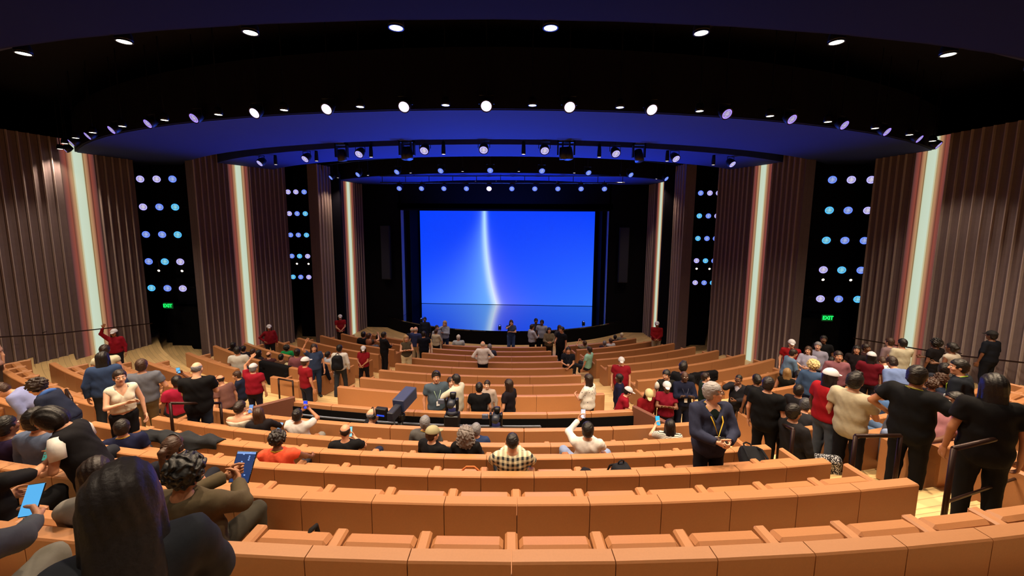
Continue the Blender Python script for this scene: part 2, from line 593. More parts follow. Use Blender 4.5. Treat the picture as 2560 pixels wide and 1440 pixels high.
def seat_row(r, z0, a0, a1, pitch, label, group, panel_seats=1, lip=.88):
    """one continuous row: backrest panels, tip-up cushions, armrests, two end panels. Angles in degrees, r = rear face radius"""
    ac = (a0 + a1) / 2
    root = bpy.data.objects.new('theatre_seat_row', None)
    COL.objects.link(root)
    root.location = P3(r, ac, z0); root.rotation_euler[2] = ac * D
    tag(root, label, 'seat row', group)
    rs = r - .4
    n = max(1, round((a1 - a0) * D * rs / pitch))
    st = (a1 - a0) / n
    hw = st / 2
    # backrest panels
    npan = max(1, round(n / panel_seats)); pw = (a1 - a0) / npan
    gap = .0035 / r / D
    prof = [(r - .004, .0), (r - .004, lip - .012), (r - .016, lip), (r - .118, lip), (r - .132, lip - .015), (r - .20, .45), (r - .18, .0)]
    me = fixn(MB().arc(prof, -pw / 2 + gap, pw / 2 - gap, max(1, int(panel_seats)), org=r).build('back_panel', (M['leather'],)))
    for k in range(npan):
        a = (-(a1 - a0) / 2 + pw * (k + .5)) * D
        obj('back_panel', me, root, loc=(r * math.sin(a), r - r * math.cos(a), 0), rotz=a)
    wc = st * D * rs - .125
    up, dn = seat_meshes(wc)
    lst = ROWCUSH.setdefault(round(r, 2), [])
    for k in range(n):
        a = (-(a1 - a0) / 2 + st * (k + .5)) * D
        rr = r - .43
        o = obj('seat_cushion', up, root, loc=(rr * math.sin(a), r - rr * math.cos(a), .455), rotz=a)
        lst.append((ac + a / D, o, dn, r, a))
    for k in range(n + 1):
        a = (-(a1 - a0) / 2 + st * k) * D
        rr = r - .34
        if k in (0, n):
            a += (.04 / r) * (1 if k == 0 else -1)
            rr = r - .37
        obj('end_panel' if k in (0, n) else 'armrest', ENDP if k in (0, n) else ARM, root,
            loc=(rr * math.sin(a), r - rr * math.cos(a), 0), rotz=a)
    return root


blk = {-1: 'left', 0: 'centre', 1: 'right'}
for i in range(8):
    r = 13.16 + 1.05 * i
    z = CENT[i][1]
    seat_row(r, z, -10.3, 10.6, .60, f'tan leather seat row of the front centre block, {ORD[i]} row from the stage', 'seat rows of the front centre block', 3)
    for s in (-1, 1):
        if i < 7:
            a = sorted((s * (15.2 - .05 * i), s * (32.2 if i else 31.5)))
            seat_row(r, z, a[0], a[1], .60, f'tan leather seat row of the front {blk[s]} block, {ORD[i]} from the stage', f'seat rows of the front {blk[s]} block', 3)
        else:
            for q, (b0, b1, nm) in enumerate(((14.0, 17.0, 'short three seat bench by the aisle'), (21.3, 30.2, 'seat row by the side doorway'))):
                a = sorted((s * b0, s * b1))
                seat_row(r, z, a[0], a[1], .60, f'tan leather {nm} behind the front {blk[s]} block', f'last seat rows of the front {blk[s]} block', 3)
REAR = [(24.7, .59), (25.6, .592), (26.5, .59), (27.4, .66), (28.4, .675), (29.75, .70)]
RL = ['row just behind the camera platform', 'second row behind the camera platform', 'third row behind the camera platform', 'fourth row behind the camera platform',
      'with its folded seats showing', 'row nearest the viewer']
for i, (r, pt) in enumerate(REAR):
    z = tier(r - .1, 0)
    a0, a1 = -11.9, 11.9
    if i >= 4:
        a0, a1 = -11.9, 14.5
    seat_row(r, z, a0, a1, pt, f'tan leather seat row of the rear centre block, {RL[i]}', 'seat rows of the rear centre block', 1)
SR = [22.0, 22.9, 23.8, 24.7, 25.6, 26.5, 27.4]
for s in (-1, 1):
    for i, r in enumerate(SR):
        z = tier(r - .1, 30)
        b0 = 15.6 if i > 1 else (17.5 if i else 20.0)
        a = sorted((s * b0, s * (29.5 if i > 2 else 27.5)))
        seat_row(r, z, a[0], a[1], .59, f'tan leather seat row of the rear {blk[s]} block, {ORD[i]} row from its front', f'seat rows of the rear {blk[s]} block', 1)

# ------------------------------------------------------------------ camera platform pit
def parapet(name, pts, h, thick, mat, label, nseg=1, drape=None, cat='wall'):
    """low wall along plan polyline [(x,y,z0)] ; panels are parts"""
    root = bpy.data.objects.new(name, None); COL.objects.link(root)
    root.location = pts[0]
    tag(root, label, cat)
    o0 = Vector(pts[0])
    for a, b in zip(pts[:-1], pts[1:]):
        a = Vector(a); b = Vector(b)
        u = (b - a); L = math.hypot(u.x, u.y); ang = math.atan2(u.y, u.x)
        c = (a + b) / 2 - o0
        rot = Matrix.Rotation(ang, 3, 'Z')
        obj('panel', MB().box((c.x, c.y, c.z + h / 2), (L - .006, thick, h), rot, bev=.01).build('parapet_panel'), root, mat=mat)
        if drape:
            nr = Vector((math.sin(ang), -math.cos(ang), 0)) * (thick / 2 + .012)
            obj('drape', MB().box((c.x + nr.x, c.y + nr.y, c.z + h / 2 - .05), (L - .002, .02, h - .1), rot).build('drape'), root, mat=M['black'])
    return root


zf = 1.40
parapet('parapet_wall', [P3(22.35, a, 1.20) for a in np.linspace(-9.6, 10.5, 9)], 1.15, .12, M['leather'],
        'low tan leather wall with black lining in front of the camera platform', drape=True)
root = parapet('parapet_wall', [P3(23.75, a, 1.40) for a in np.linspace(-12.0, 12.0, 13)], 1.335, .12, M['leather'],
               'low tan leather wall between camera platform and the rear centre seats')
for s in (-1, 1):
    parapet('parapet_wall', [P3(22.35, 9.6 * s if s < 0 else 10.5, 1.20), P3(23.7, 12.0 * s, 1.4)][::s], 1.16, .10, M['brownwall'],
            ['slanting plum brown side wall of the camera platform, by the man in red pointing up', 'slanting plum brown side wall of the camera platform, by the leaning staff in red'][s > 0])
for s in (-1, 1):   # low walls edging the rear side blocks
    a = sorted((s * 15.4, s * 27.5))
# pipe rails in the pit
for k, (R, z, a0, a1, lb) in enumerate(((22.75, 2.26, -8.5, 5.0, 'pale grey pipe rail running behind the broadcast cameras, upper'),
                                        (23.15, 2.30, 3.5, 11.4, 'dark pipe rail running behind the broadcast cameras, lower'))):
    mb = MB().tube([P3(R, a, z) for a in np.linspace(a0, a1, 14)], .022)
    t = tag(bpy.data.objects.new('pipe_rail', None), lb, 'rail'); COL.objects.link(t); t.location = P3(R, 0, zf)
    mm = [M['dark'], MAT('grey_pipe', '6d7482', .4, metal=.6)][k == 0]
    me = mb.build('pipe'); me.transform(Matrix.Translation(-P3(R, 0, zf)))
    obj('pipe', me, t, mat=mm)
    for a in np.linspace(a0, a1, 4):
        mb = MB().tube([P3(R, a, zf), P3(R, a, z)], .018); me = mb.build('post'); me.transform(Matrix.Translation(-P3(R, 0, zf)))
        obj('post', me, t, mat=mm)

# ------------------------------------------------------------------ light fixtures
def lens_mat(nm, core, edge, strength, dots=True):
    mt = bpy.data.materials.new(nm); mt.use_nodes = True
    nt = mt.node_tree; b = nt.nodes['Principled BSDF']
    x, y, z = xyz(nt, 'Generated')
    r = N.op('SQRT', (x - .5) ** 2.0 + (y - .5) ** 2.0) * 2
    vor = nt.nodes.new('ShaderNodeTexVoronoi'); vor.inputs['Scale'].default_value = 6.5; vor.inputs['Randomness'].default_value = .35
    tc = nt.nodes.new('ShaderNodeTexCoord'); nt.links.new(tc.outputs['Generated'], vor.inputs['Vector'])
    dot = N.op('MAXIMUM', 1.25 - N(vor.outputs['Distance']) * 2.6, .25) if dots else N.op('ADD', 1.0, 0.0)
    k = N.op('MAXIMUM', 1.0 - r * r * 1.1, 0.0)
    ring_ = N.op('GREATER_THAN', r, .84) * 1.0
    a, e = lin(core), lin(edge)
    ch = [(k * a[i] + (1 - k) * e[i]) * (dot * (1 - ring_) + ring_ * .9) * strength for i in range(3)]
    nt.links.new(rgb(*ch), b.inputs['Emission Color'])
    b.inputs['Base Color'].default_value = (.02, .02, .02, 1)
    b.inputs['Emission Strength'].default_value = 1.0
    return mt


LM = {'warm': MAT('warm_lens', 'fff4dc', emit='fff4d8', es=9.0), 'warm2': MAT('small_warm_lens', 'ffeedc', emit='ffe9d2', es=5.0),
      'purple': lens_mat('violet_led_lens', 'e6d8ff', '8a6af0', 2.2), 'white': lens_mat('white_led_lens', 'ffffff', 'c9b4ff', 5.0),
      'blue': lens_mat('blue_led_lens', 'b4c8ff', '3c62f0', 2.6), 'cyan': lens_mat('cyan_led_lens', '9cf0ff', '1f8fe8', 2.6),
      'lav': lens_mat('lavender_led_lens', 'f0e6ff', '8a84e8', 2.6)}


def circle(r, n=20):
    V = [(0, 0, 0)] + [(r * math.cos(2 * math.pi * k / n), r * math.sin(2 * math.pi * k / n), 0) for k in range(n)]
    V2 = [(x, y, -.004) for x, y, _ in V]
    F = [(0, 1 + k, 1 + (k + 1) % n) for k in range(n)]
    F += [(n + 1, n + 2 + (k + 1) % n, n + 2 + k) for k in range(n)]
    return mesh('lens', V + V2, F)


_fx = {}


def fixture(name, kind, pos, dirv, r, lens, label, cat, group, pend=0.0, light=None):
    """kind 'can' (short housing), 'tube' (long pendant). dirv = where the lens looks"""
    root = bpy.data.objects.new(name, None); COL.objects.link(root)
    dirv = Vector(dirv).normalized()
    if pend > 0:
        pend = 10.62 - pos[2] - .1
    pend = abs(pend)
    q = dirv.to_track_quat('Z', 'Y')
    root.location = pos
    tag(root, label, cat, group)
    k = (kind, round(r, 3))
    if k not in _fx:
        L = {'can': r * 2.0, 'tube': .36, 'down': .14, 'bay': r * 1.6}[kind]
        h = MB().lathe([(r * 1.22, -.003), (r * 1.25, -.02), (r * 1.18, -L * .5), (r * .85, -L)], n=18).build('housing', (), True)
        rg = MB().lathe([(r * 1.02, .012), (r * 1.22, .012), (r * 1.22, -.004), (r * 1.02, -.004)], n=20, cap=False)
        b = len(rg.v) - 20
        for i in range(20):
            rg.f.append([i, (i + 1) % 20, b + (i + 1) % 20, b + i]); rg.m.append(0)
        _fx[k] = (fixn(h), fixn(rg.build('trim_ring')), circle(r), L)
    h, rg, ln, L = _fx[k]
    for nm, me, mt in (('housing', h, M['dark']), ('trim_ring', rg, M['dark'])):
        o = obj(nm, me, root, mat=mt); o.rotation_mode = 'QUATERNION'; o.rotation_quaternion = q
    o = obj('lens', ln, root, loc=dirv * .007, mat=LM[lens]); o.rotation_mode = 'QUATERNION'; o.rotation_quaternion = q
    if kind == 'can':        # yoke
        rr = r * 1.45
        c = -dirv * (L * .45)
        side = Vector((0, 0, 1)).cross(dirv).normalized()
        mb = MB().tube([c + side * rr, c + side * rr + Vector((0, 0, r * 1.7)), c - side * rr + Vector((0, 0, r * 1.7)), c - side * rr], .012, 6)
        obj('yoke', mb.build('yoke'), root, mat=M['dark'])
        if pend:
            obj('stem', MB().tube([c + Vector((0, 0, r * 1.7)), c + Vector((0, 0, r * 1.7 + pend))], .014, 6).build('stem'), root, mat=M['dark'])
    elif kind == 'bay':
        obj('arm', MB().tube([-dirv * L * .8, (0, .30, 0)], .02, 6).build('arm'), root, mat=M['dark'])
    elif pend:
        obj('stem', MB().tube([-dirv * L * .5, Vector((0, 0, pend)) - dirv * L * .0 + Vector((0, 0, L if kind != 'bay' and pend > .5 else 0))], .014, 6).build('stem'), root, mat=M['dark'])
    if light:
        col, pw, size, aim, rad = light
        ld = bpy.data.lights.new('lamp_light', 'SPOT')
        ld.energy = pw; ld.color = lin(col); ld.spot_size = size * D; ld.spot_blend = .7; ld.shadow_soft_size = rad
        lo = bpy.data.objects.new('lamp', ld); COL.objects.link(lo); lo.parent = root
        lo.location = dirv * .05
        lo.rotation_mode = 'QUATERNION'; lo.rotation_quaternion = (-Vector(aim).normalized()).to_track_quat('Z', 'Y')
    return root


DOWN = (0, 0, -1)


def radial(a, dz):
    p = P3(1, a)
    return Vector((p.x, p.y, dz))


NTH = lambda i: ORD[i] if i < len(ORD) else 'last'
# house downlights (nearest arc)
for i, k in enumerate(range(-5, 8)):
    a = .35 + 4.0 * k
    fixture('ceiling_downlight', 'down', P3(25.8, a, 8.8), DOWN, .075, 'warm', f'large warm ceiling downlight in the arc nearest the viewer, {NTH(i)} from the left', 'ceiling light',
            'warm downlights of the nearest arc', .6, ('ffe2be', W_HOUSE, 112, (0, .06, -1), .06))
for i, a in enumerate((-15, -9, -3, 3, 9, 15)):  # added lamps, out of view, to lighten the nearest heads and seats
    fixture('ceiling_downlight', 'down', P3(29.6, a, 8.78), DOWN, .075, 'warm', f'added unseen warm downlight above the last rows, {NTH(i)} from the left', 'ceiling light',
            'added warm downlights above the last rows', -.1, ('ffe6c8', W_HOUSE * .16, 110, (0, 0, -1), .06))
# big violet spots and small downlights of the second arc
angs = [-37.8, -32.7, -27.9, -23.7, -19.3, -15.1, -10.7, -6.3, -2.1, 2.1, 6.3, 10.6, 14.9, 19.2, 23.4, 27.8, 32.5, 36.8]
for i, a in enumerate(angs):
    fixture('ring_spotlight', 'can', P3(22.5, a, 8.8), radial(a, -.75), .102, 'white' if abs(a) < 12 else 'purple', f'round {"white" if abs(a) < 12 else "violet"} spotlight of the second ceiling arc, {NTH(i)} from the left',
            'spotlight', 'spotlights of the second arc', .3)
angs = [-37.6, -33.5, -29.6, -25.9, -21.6, -17.2, -12.9, -8.6, -4.3, 0.1, 4.4, 8.8, 13.1, 17.4, 21.6, 25.9, 30.1, 34.1]
for i, a in enumerate(angs):
    fixture('ceiling_downlight', 'down', P3(22.6, a, 8.8), DOWN, .07, 'warm', f'small warm downlight between spotlights of the second arc, {NTH(i)} from the left', 'ceiling light',
            'small downlights of the second arc', .5, ('ffe4c4', W_RING, 100, (0, 0, -1), .05))
# third arc: hanging spots and tubes
for i, (a, R) in enumerate(zip([-26.6, -18.8, -11.2, -4.3, 1.0, 6.3, 13.0, 20.2, 28.7], [18.2, 18.25, 18.6, 18.9, 18.95, 18.9, 18.7, 18.3, 18.1])):
    fixture('hanging_spotlight', 'can', P3(R, a, 8.55), radial(a, -.9), .115, 'lav', f'spotlight hanging below the third ceiling ring, {NTH(i)} from the left', 'spotlight', 'spotlights of the third arc', .35)
for i, (a, R) in enumerate(zip([-24.6, -17.7, -10.4, -2.8, 4.5, 11.8, 19.5, 26.1], [18.0, 18.1, 18.35, 18.6, 18.6, 18.35, 18.15, 18.0])):
    fixture('tube_downlight', 'tube', P3(R, a, 8.5), DOWN, .05, 'warm2', f'slim black tube downlight below the third ceiling ring, {NTH(i)} from the left', 'ceiling light', 'tube lights of the third arc', .4,
            ('ffdcb8', W_STAGE, 104, (0, 0, -1), .05))
# fourth arc
for i, (a, R) in enumerate(zip([-37.8, -27.6, -17.6, -9.0, -.2, 8.8, 17.7, 26.8, 38.3], [13.6, 13.7, 13.8, 13.75, 13.7, 13.7, 13.5, 13.5, 13.2])):
    fixture('ring_spotlight', 'can', P3(R, a, 8.6), radial(a, -.75), .115, 'blue', f'round blue white spotlight of the fourth ceiling arc, {NTH(i)} from the left', 'spotlight', 'spotlights of the fourth arc', .3)
for i, (a, R) in enumerate(zip([-36.4, -26.7, -15.9, -5.3, 4.8, 15.2, 25.8, 36.7], [13.4, 13.3, 13.36, 13.5, 13.49, 13.33, 13.1, 12.9])):
    fixture('ceiling_downlight', 'down', P3(R, a, 8.6), DOWN, .05, 'warm2', f'small pinkish downlight of the fourth ceiling arc, {NTH(i)} from the left', 'ceiling light', 'small downlights of the fourth arc', .5,
            ('ffdcb8', W_STAGE, 104, (0, 0, -1), .05))
for i, (a, R) in enumerate(zip([-42.2, -32.2, -21.2, -8.1, -1.3, 5.1, 18.6, 32.0, 43.8], [10.06, 9.73, 9.45, 9.4, 9.4, 9.4, 9.4, 9.4, 9.4])):
    fixture('ceiling_downlight', 'down', P3(R - .08, a, 8.58), DOWN, .03, 'warm2', f'tiny downlight along the innermost ceiling ring edge, {NTH(i)} from the left', 'ceiling light', 'tiny downlights of the innermost ring', .5)
# truss above the stage front
t = tag(bpy.data.objects.new('lighting_truss', None), 'dark pipe truss carrying ten stage lights above the stage front', 'truss'); COL.objects.link(t); t.location = (.24, -12, 8.25)
obj('pipe', MB().tube([(-5.6, 0, 0), (5.6, 0, 0)], .03, 8).build('pipe'), t, mat=M['dark'])
obj('pipe', MB().tube([(-5.6, 0, .3), (5.6, 0, .3)], .03, 8).build('pipe'), t, mat=M['dark'])
for k in range(11):
    obj('brace', MB().tube([(-5.5 + k * 1.1, 0, 0), (-5.5 + k * 1.1, 0, .3)], .015, 6).build('brace'), t, mat=M['dark'])
for k in (-4, 0, 4):
    obj('hanger', MB().tube([(k, 0, .3), (k, 0, 2.37)], .015, 6).build('hanger'), t, mat=M['dark'])
for i in range(10):
    fixture('stage_light', 'can', (-4.45 + 1.043 * i, -12.06, 7.98), (0, -1, -.55), .11, 'blue' if i not in (4,) else 'white', f'round stage light hanging from the truss, {NTH(i)} from the left', 'stage light', 'ten stage lights on the truss', -.13, ('b49cff', 90.0, 46, (0, -1, -.42), .08))
# dark moving heads in the third slot
for i, (px, py) in enumerate([(830, 388), (970, 372), (1010, 384), (1410, 388), (1440, 376), (1605, 392)]):
    d = ray(px, py); s_ = (8.45 - CAM.z) / d.z; p = CAM + d * s_
    p = p * (18.75 / math.hypot(p.x, p.y)); p.z = 8.5
    t = tag(bpy.data.objects.new('moving_head_light', None), f'unlit black moving head light under the third ring, {NTH(i)} from the left', 'spotlight', 'unlit moving heads'); COL.objects.link(t); t.location = p
    obj('base', MB().box((0, 0, .42), (.3, .3, .14), bev=.02).build('base'), t, mat=M['dark'])
    obj('stem', MB().tube([(0, 0, .45), (0, 0, 2.12)], .025, 6).build('stem'), t, mat=M['dark'])
    obj('yoke', MB().box((-.17, 0, .16), (.04, .14, .42)).box((.17, 0, .16), (.04, .14, .42)).box((0, 0, .34), (.38, .14, .05)).build('yoke'), t, mat=M['dark'])
    rot = Matrix.Rotation(.5 - .2 * (i % 3), 3, 'X')
    obj('head', MB().lathe([(.11, -.16), (.13, .0), (.135, .18)], (0, 0, .02), rot @ Vector((.1, -.5, -1)), n=16).build('head', (), True), t, mat=M['dark'])
# bay lights beside the walls: five rows of three
PAL = [['lav', 'lav', 'blue'], ['lav', 'blue', 'cyan'], ['blue', 'blue', 'cyan'], ['blue', 'cyan', 'lav'], ['cyan', 'blue', 'lav']]
RN = ['top', 'second', 'middle', 'fourth', 'bottom']
for s in (-1, 1):
    sd = 'left' if s < 0 else 'right'
    for b, (xs, y, z1, z0, r, bn) in enumerate((((14.15, 13.45, 12.78), -14.9, 8.12, 3.65, .135, 'nearest'), ((10.42, 10.02, 9.6), -11.0, 7.88, 3.62, .115, 'middle'), ((8.5, 8.2, 7.87), -6.5, 7.8, 3.4, .11, 'farthest'))):
        for j in range(5):
            z = z1 + (z1 - z0) * -j / 4
            t = obj('light_rail', MB().box((xs[1] * s, y + .30, z), (xs[0] - xs[2] + .5, .05, .05)).tube([(xs[0] * s, y + .30, z), (xs[0] * s, y + [1.22, .88, .32][b], z)], .02, 6).tube([(xs[2] * s, y + .30, z), (xs[2] * s, y + [1.22, .88, .32][b], z)], .02, 6).build('light_rail'), mat=M['dark'])
            tag(t, f'black bar holding the {RN[j]} light trio in the {bn} dark bay on the {sd}', 'bar', 'bars of the side bays')
            for i in range(3):
                x = xs[i] * s
                order = ['outer', 'middle', 'inner'][i]
                fixture('bay_spotlight', 'bay', (x, y, z), (-.35 * s, -1, -.12), r, PAL[j][i], f'{RN[j]} row, {order} round blue light in the {bn} dark bay on the {sd}', 'spotlight', f'bay spotlights {sd} {bn}')
            if j == 3 and b < 2:
                for i in (0, 1):
                    x = (xs[0] * .85 + xs[1] * .15 if i == 0 else xs[1] * .35 + xs[2] * .65) * s
                    fixture('bay_lamp', 'down', (x, y + .30, z - .42), (-.3 * s, -1, -.3), .045, 'warm2', f'tiny warm {["outer", "inner"][i]} lamp low in the {bn} dark bay on the {sd}', 'lamp', f'tiny warm lamps {sd} {bn}', -.40)
# exit signs
for s in (-1, 1):
    sd = 'left' if s < 0 else 'right'
    t = tag(bpy.data.objects.new('exit_sign', None), f'green lit EXIT sign above the {sd} side doorway', 'exit sign'); COL.objects.link(t)
    t.location = ((-13.52 if s < 0 else 13.13), -14.9, 2.9)
    obj('case', MB().box((0, .03, 0), (.40, .05, .24), bev=.01).build('case'), t, mat=MAT('exit_case', '032a10', .5, emit='0a7a30', es=.35))
    obj('bracket', MB().tube([(0, .05, 0), (0, .98, 0)], .015, 6).build('bracket'), t, mat=M['dark'])
    cu = bpy.data.curves.new('letters', 'FONT'); cu.body = 'EXIT'; cu.size = .2; cu.align_x = 'CENTER'; cu.align_y = 'CENTER'; cu.extrude = .004; cu.offset = .006
    cu.space_character = .95
    cu.materials.append(MAT('exit_green', '20ff70', emit='18ff68', es=1.3))
    tmp = bpy.data.objects.new('tmp_text', cu); COL.objects.link(tmp); bpy.context.view_layer.update()
    lme = bpy.data.meshes.new_from_object(tmp.evaluated_get(bpy.context.evaluated_depsgraph_get())); bpy.data.objects.remove(tmp)
    lt = bpy.data.objects.new('lettering', lme); COL.objects.link(lt); lt.parent = t; lt.location = (0, -.005, 0); lt.rotation_euler = (math.pi / 2, 0, 0)
    # doorway under the sign
    box_obj('door_1' if s < 0 else 'door_2', (12.9 * s, -14.3, 1.7), (2.2, .1, 2.1), M['black'], kind='structure')
# handrail along the near fluted walls
for s in (-1, 1):
    z = [2.65, 2.65][s > 0]
    t = tag(bpy.data.objects.new('wall_handrail', None), f'thin dark handrail along the near fluted wall on the {"left" if s < 0 else "right"}', 'handrail'); COL.objects.link(t); t.location = (13.9 * s, -15.5, 2.3)
    obj('pipe', MB().tube([(-.22 * s, 0, 0), (.15 * s, -3.2, .45), (.42 * s, -6.2, 1.1)], .02, 8).build('pipe'), t, mat=M['rail'])
    for k in (0.05, .5, .95):
        p = Vector((-.15 * s, -.3, .03)).lerp(Vector((.42 * s, -6.2, 1.1)), k)
        obj('bracket', MB().tube([p, p + Vector((.16 * s, 0, -.05))], .012, 6).build('bracket'), t, mat=M['rail'])

# added blue uplights, no such source visible, to wash the ceiling rings
for i, a in enumerate((-30, 0, 30)):
    fixture('added_uplight', 'can', P3(9.35, a, .85), radial(a, 1.15), .04, 'blue', f'added small blue uplight on the lip of the stage, {ORD[i]} from the left', 'stage light', 'added blue uplights on the stage lip', -.0, ('2c5aff', W_BLUE * (1.5 if a == 0 else .75), 110 if a == 0 else 64, (0, -1, 3.2) if a == 0 else (0, -1, .82), .25))

for o_ in [q for q in bpy.data.objects if q.name.startswith('added_uplight')]:
    obj('foot', MB().box((0, .0, -.08), (.16, .16, .12), bev=.01).build('foot'), o_, mat=M['dark'])

# ------------------------------------------------------------------ people: implicit surfaces -> meshes
def surfnet(Fv, org, h):
    """naive surface nets on a scalar grid (negative inside)"""
    s = Fv < 0
    nx, ny, nz = Fv.shape
    c = np.zeros((nx - 1, ny - 1, nz - 1), np.int8)
    for i in (0, 1):
        for j in (0, 1):
            for k in (0, 1):
                c += s[i:nx - 1 + i, j:ny - 1 + j, k:nz - 1 + k]
    act = (c > 0) & (c < 8)
    idx = -np.ones(act.shape, np.int64)
    I = np.argwhere(act)
    if len(I) == 0:
        return np.zeros((0, 3)), np.zeros((0, 4), int)
    idx[act] = np.arange(len(I))
    acc = np.zeros((len(I), 3)); cnt = np.zeros(len(I))
    x, y, z = I.T
    cor = [(0, 0, 0), (1, 0, 0), (0, 1, 0), (1, 1, 0), (0, 0, 1), (1, 0, 1), (0, 1, 1), (1, 1, 1)]
    edges = [(0, 1), (2, 3), (4, 5), (6, 7), (0, 2), (1, 3), (4, 6), (5, 7), (0, 4), (1, 5), (2, 6), (3, 7)]
    vals = [Fv[x + a, y + b, z + d] for a, b, d in cor]
    for a, b in edges:
        va, vb = vals[a], vals[b]
        m_ = (va < 0) != (vb < 0)
        t = np.where(m_, va / np.where(m_, va - vb, 1), 0)
        pa = np.array(cor[a], float); pb = np.array(cor[b], float)
        acc += m_[:, None] * (pa + (pb - pa) * t[:, None]); cnt += m_
    V = (I + acc / cnt[:, None]) * h + np.asarray(org)
    Q = []
    # edges along x at (i,j,k): cells (i, j-1..j, k-1..k)
    for ax in range(3):
        a, b = [(1, 2), (2, 0), (0, 1)][ax]
        s0 = [slice(None)] * 3; s1 = [slice(None)] * 3
        s0[ax] = slice(0, -1); s1[ax] = slice(1, None)
        d = s[tuple(s0)] != s[tuple(s1)]
        E = np.argwhere(d)
        ok = (E[:, a] > 0) & (E[:, b] > 0) & (E[:, a] < Fv.shape[a] - 1) & (E[:, b] < Fv.shape[b] - 1)
        E = E[ok]
        if not len(E):
            continue
        ins = s[tuple(E.T)]
        def cell(da, db):
            C = E.copy(); C[:, a] -= da; C[:, b] -= db
            return idx[tuple(C.T)]
        q = np.stack([cell(1, 1), cell(0, 1), cell(0, 0), cell(1, 0)], 1)
        q[~ins] = q[~ins][:, ::-1]
        Q.append(q)
    Q = np.concatenate(Q)
    Q = Q[(Q >= 0).all(1)]
    return V, Q


def sgrid(lo, hi, h):
    ax = [np.arange(lo[i], hi[i] + h, h, dtype=np.float32) for i in range(3)]
    G = np.meshgrid(*ax, indexing='ij')
    return np.stack([g.ravel() for g in G], 1), tuple(len(a) for a in ax)


def sseg(P, a, b, ra, rb, fl=None, ret=False):
    a = np.asarray(a, np.float32); b = np.asarray(b, np.float32)
    ba = b - a; L2 = float(ba @ ba) or 1e-9
    tt = (P - a) @ ba / L2
    t = np.clip(tt, 0, 1)
    q = P - a - t[:, None] * ba
    if fl is not None:
        n, k = fl
        n = np.asarray(n, np.float32)
        q = q + ((k - 1) * (q @ n))[:, None] * n
    d = np.sqrt((q * q).sum(1)) - (ra + (rb - ra) * t)
    return (d, tt, math.sqrt(L2)) if ret else d


def sell(P, c, r):
    q = (P - np.asarray(c, np.float32)) / np.asarray(r, np.float32)
    k = np.sqrt((q * q).sum(1))
    return (k - 1) * min(r)


def smin(a, b, k):
    h = np.clip(.5 + .5 * (b - a) / k, 0, 1)
    return b * (1 - h) + a * h - k * h * (1 - h)


# ---- head (origin = centre of head, faces +y)
def head_template(h):
    P, S = sgrid((-.11, -.13, -.20), (.11, .14, .14), h)
    d = sell(P, (0, -.012, .03), (.077, .096, .090))
    d = smin(d, sell(P, (0, .022, -.035), (.062, .072, .082)), .03)
    d = smin(d, sell(P, (0, .062, -.095), (.028, .026, .022)), .03)
    d = smin(d, sseg(P, (-.03, .078, .028), (.03, .078, .028), .014, .014), .015)
    for s in (-1, 1):
        d = -smin(-d, sell(P, (.031 * s, .104, .006), (.019, .018, .013)), .012)
        d = smin(d, sell(P, (.046 * s, .062, -.03), (.022, .02, .02)), .02)
        d = smin(d, sell(P, (.080 * s, -.008, -.008), (.011, .022, .032)), .006)
    d = smin(d, sseg(P, (0, .088, .012), (0, .112, -.022), .008, .013), .012)
    d = smin(d, sell(P, (0, .106, -.027), (.020, .010, .009)), .008)
    d = smin(d, sseg(P, (-.018, .088, -.056), (.018, .088, -.056), .008, .008), .006)
    d = smin(d, sseg(P, (-.014, .086, -.068), (.014, .086, -.068), .008, .008), .006)
    d = smin(d, sseg(P, (0, -.012, -.06), (0, -.025, -.19), .052, .060), .03)
    V, Q = surfnet(d.reshape(S), (-.11, -.13, -.20), h)
    c = V[Q].mean(1)
    mi = np.zeros(len(Q), int)
    lip = (np.abs(c[:, 0]) < .022) & (c[:, 2] < -.048) & (c[:, 2] > -.076) & (c[:, 1] > .088)
    mi[lip] = 1
    brow = (np.abs(np.abs(c[:, 0]) - .032) < .018) & (np.abs(c[:, 2] - .027) < .005) & (c[:, 1] > .07)
    mi[brow] = 3
    # eyes
    mb = MB()
    for s in (-1, 1):
        e = Vector((.031 * s, .082, .006))
        mb.lathe([(.001, -.013), (.009, -.010), (.0125, -.004), (.0125, .002), (.010, .008), (.006, .0115)], e, (0, 1, 0), 10, 2, cap=False)
        mb.lathe([(.006, .0113), (.003, .0128), (.0005, .013)], e, (0, 1, 0), 10, 3)
    F = [list(q) for q in Q]
    return V, F, list(mi), mb


def head_pack(h):
    V, F, mi, mb = head_template(h)
    n = len(V)
    V = np.concatenate([V, np.array(mb.v)])
    F = F + [[i + n for i in f] for f in mb.f]
    return V, F, mi + mb.m


HEADS = {'n': head_pack(.0082), 'f': head_pack(.0135)}


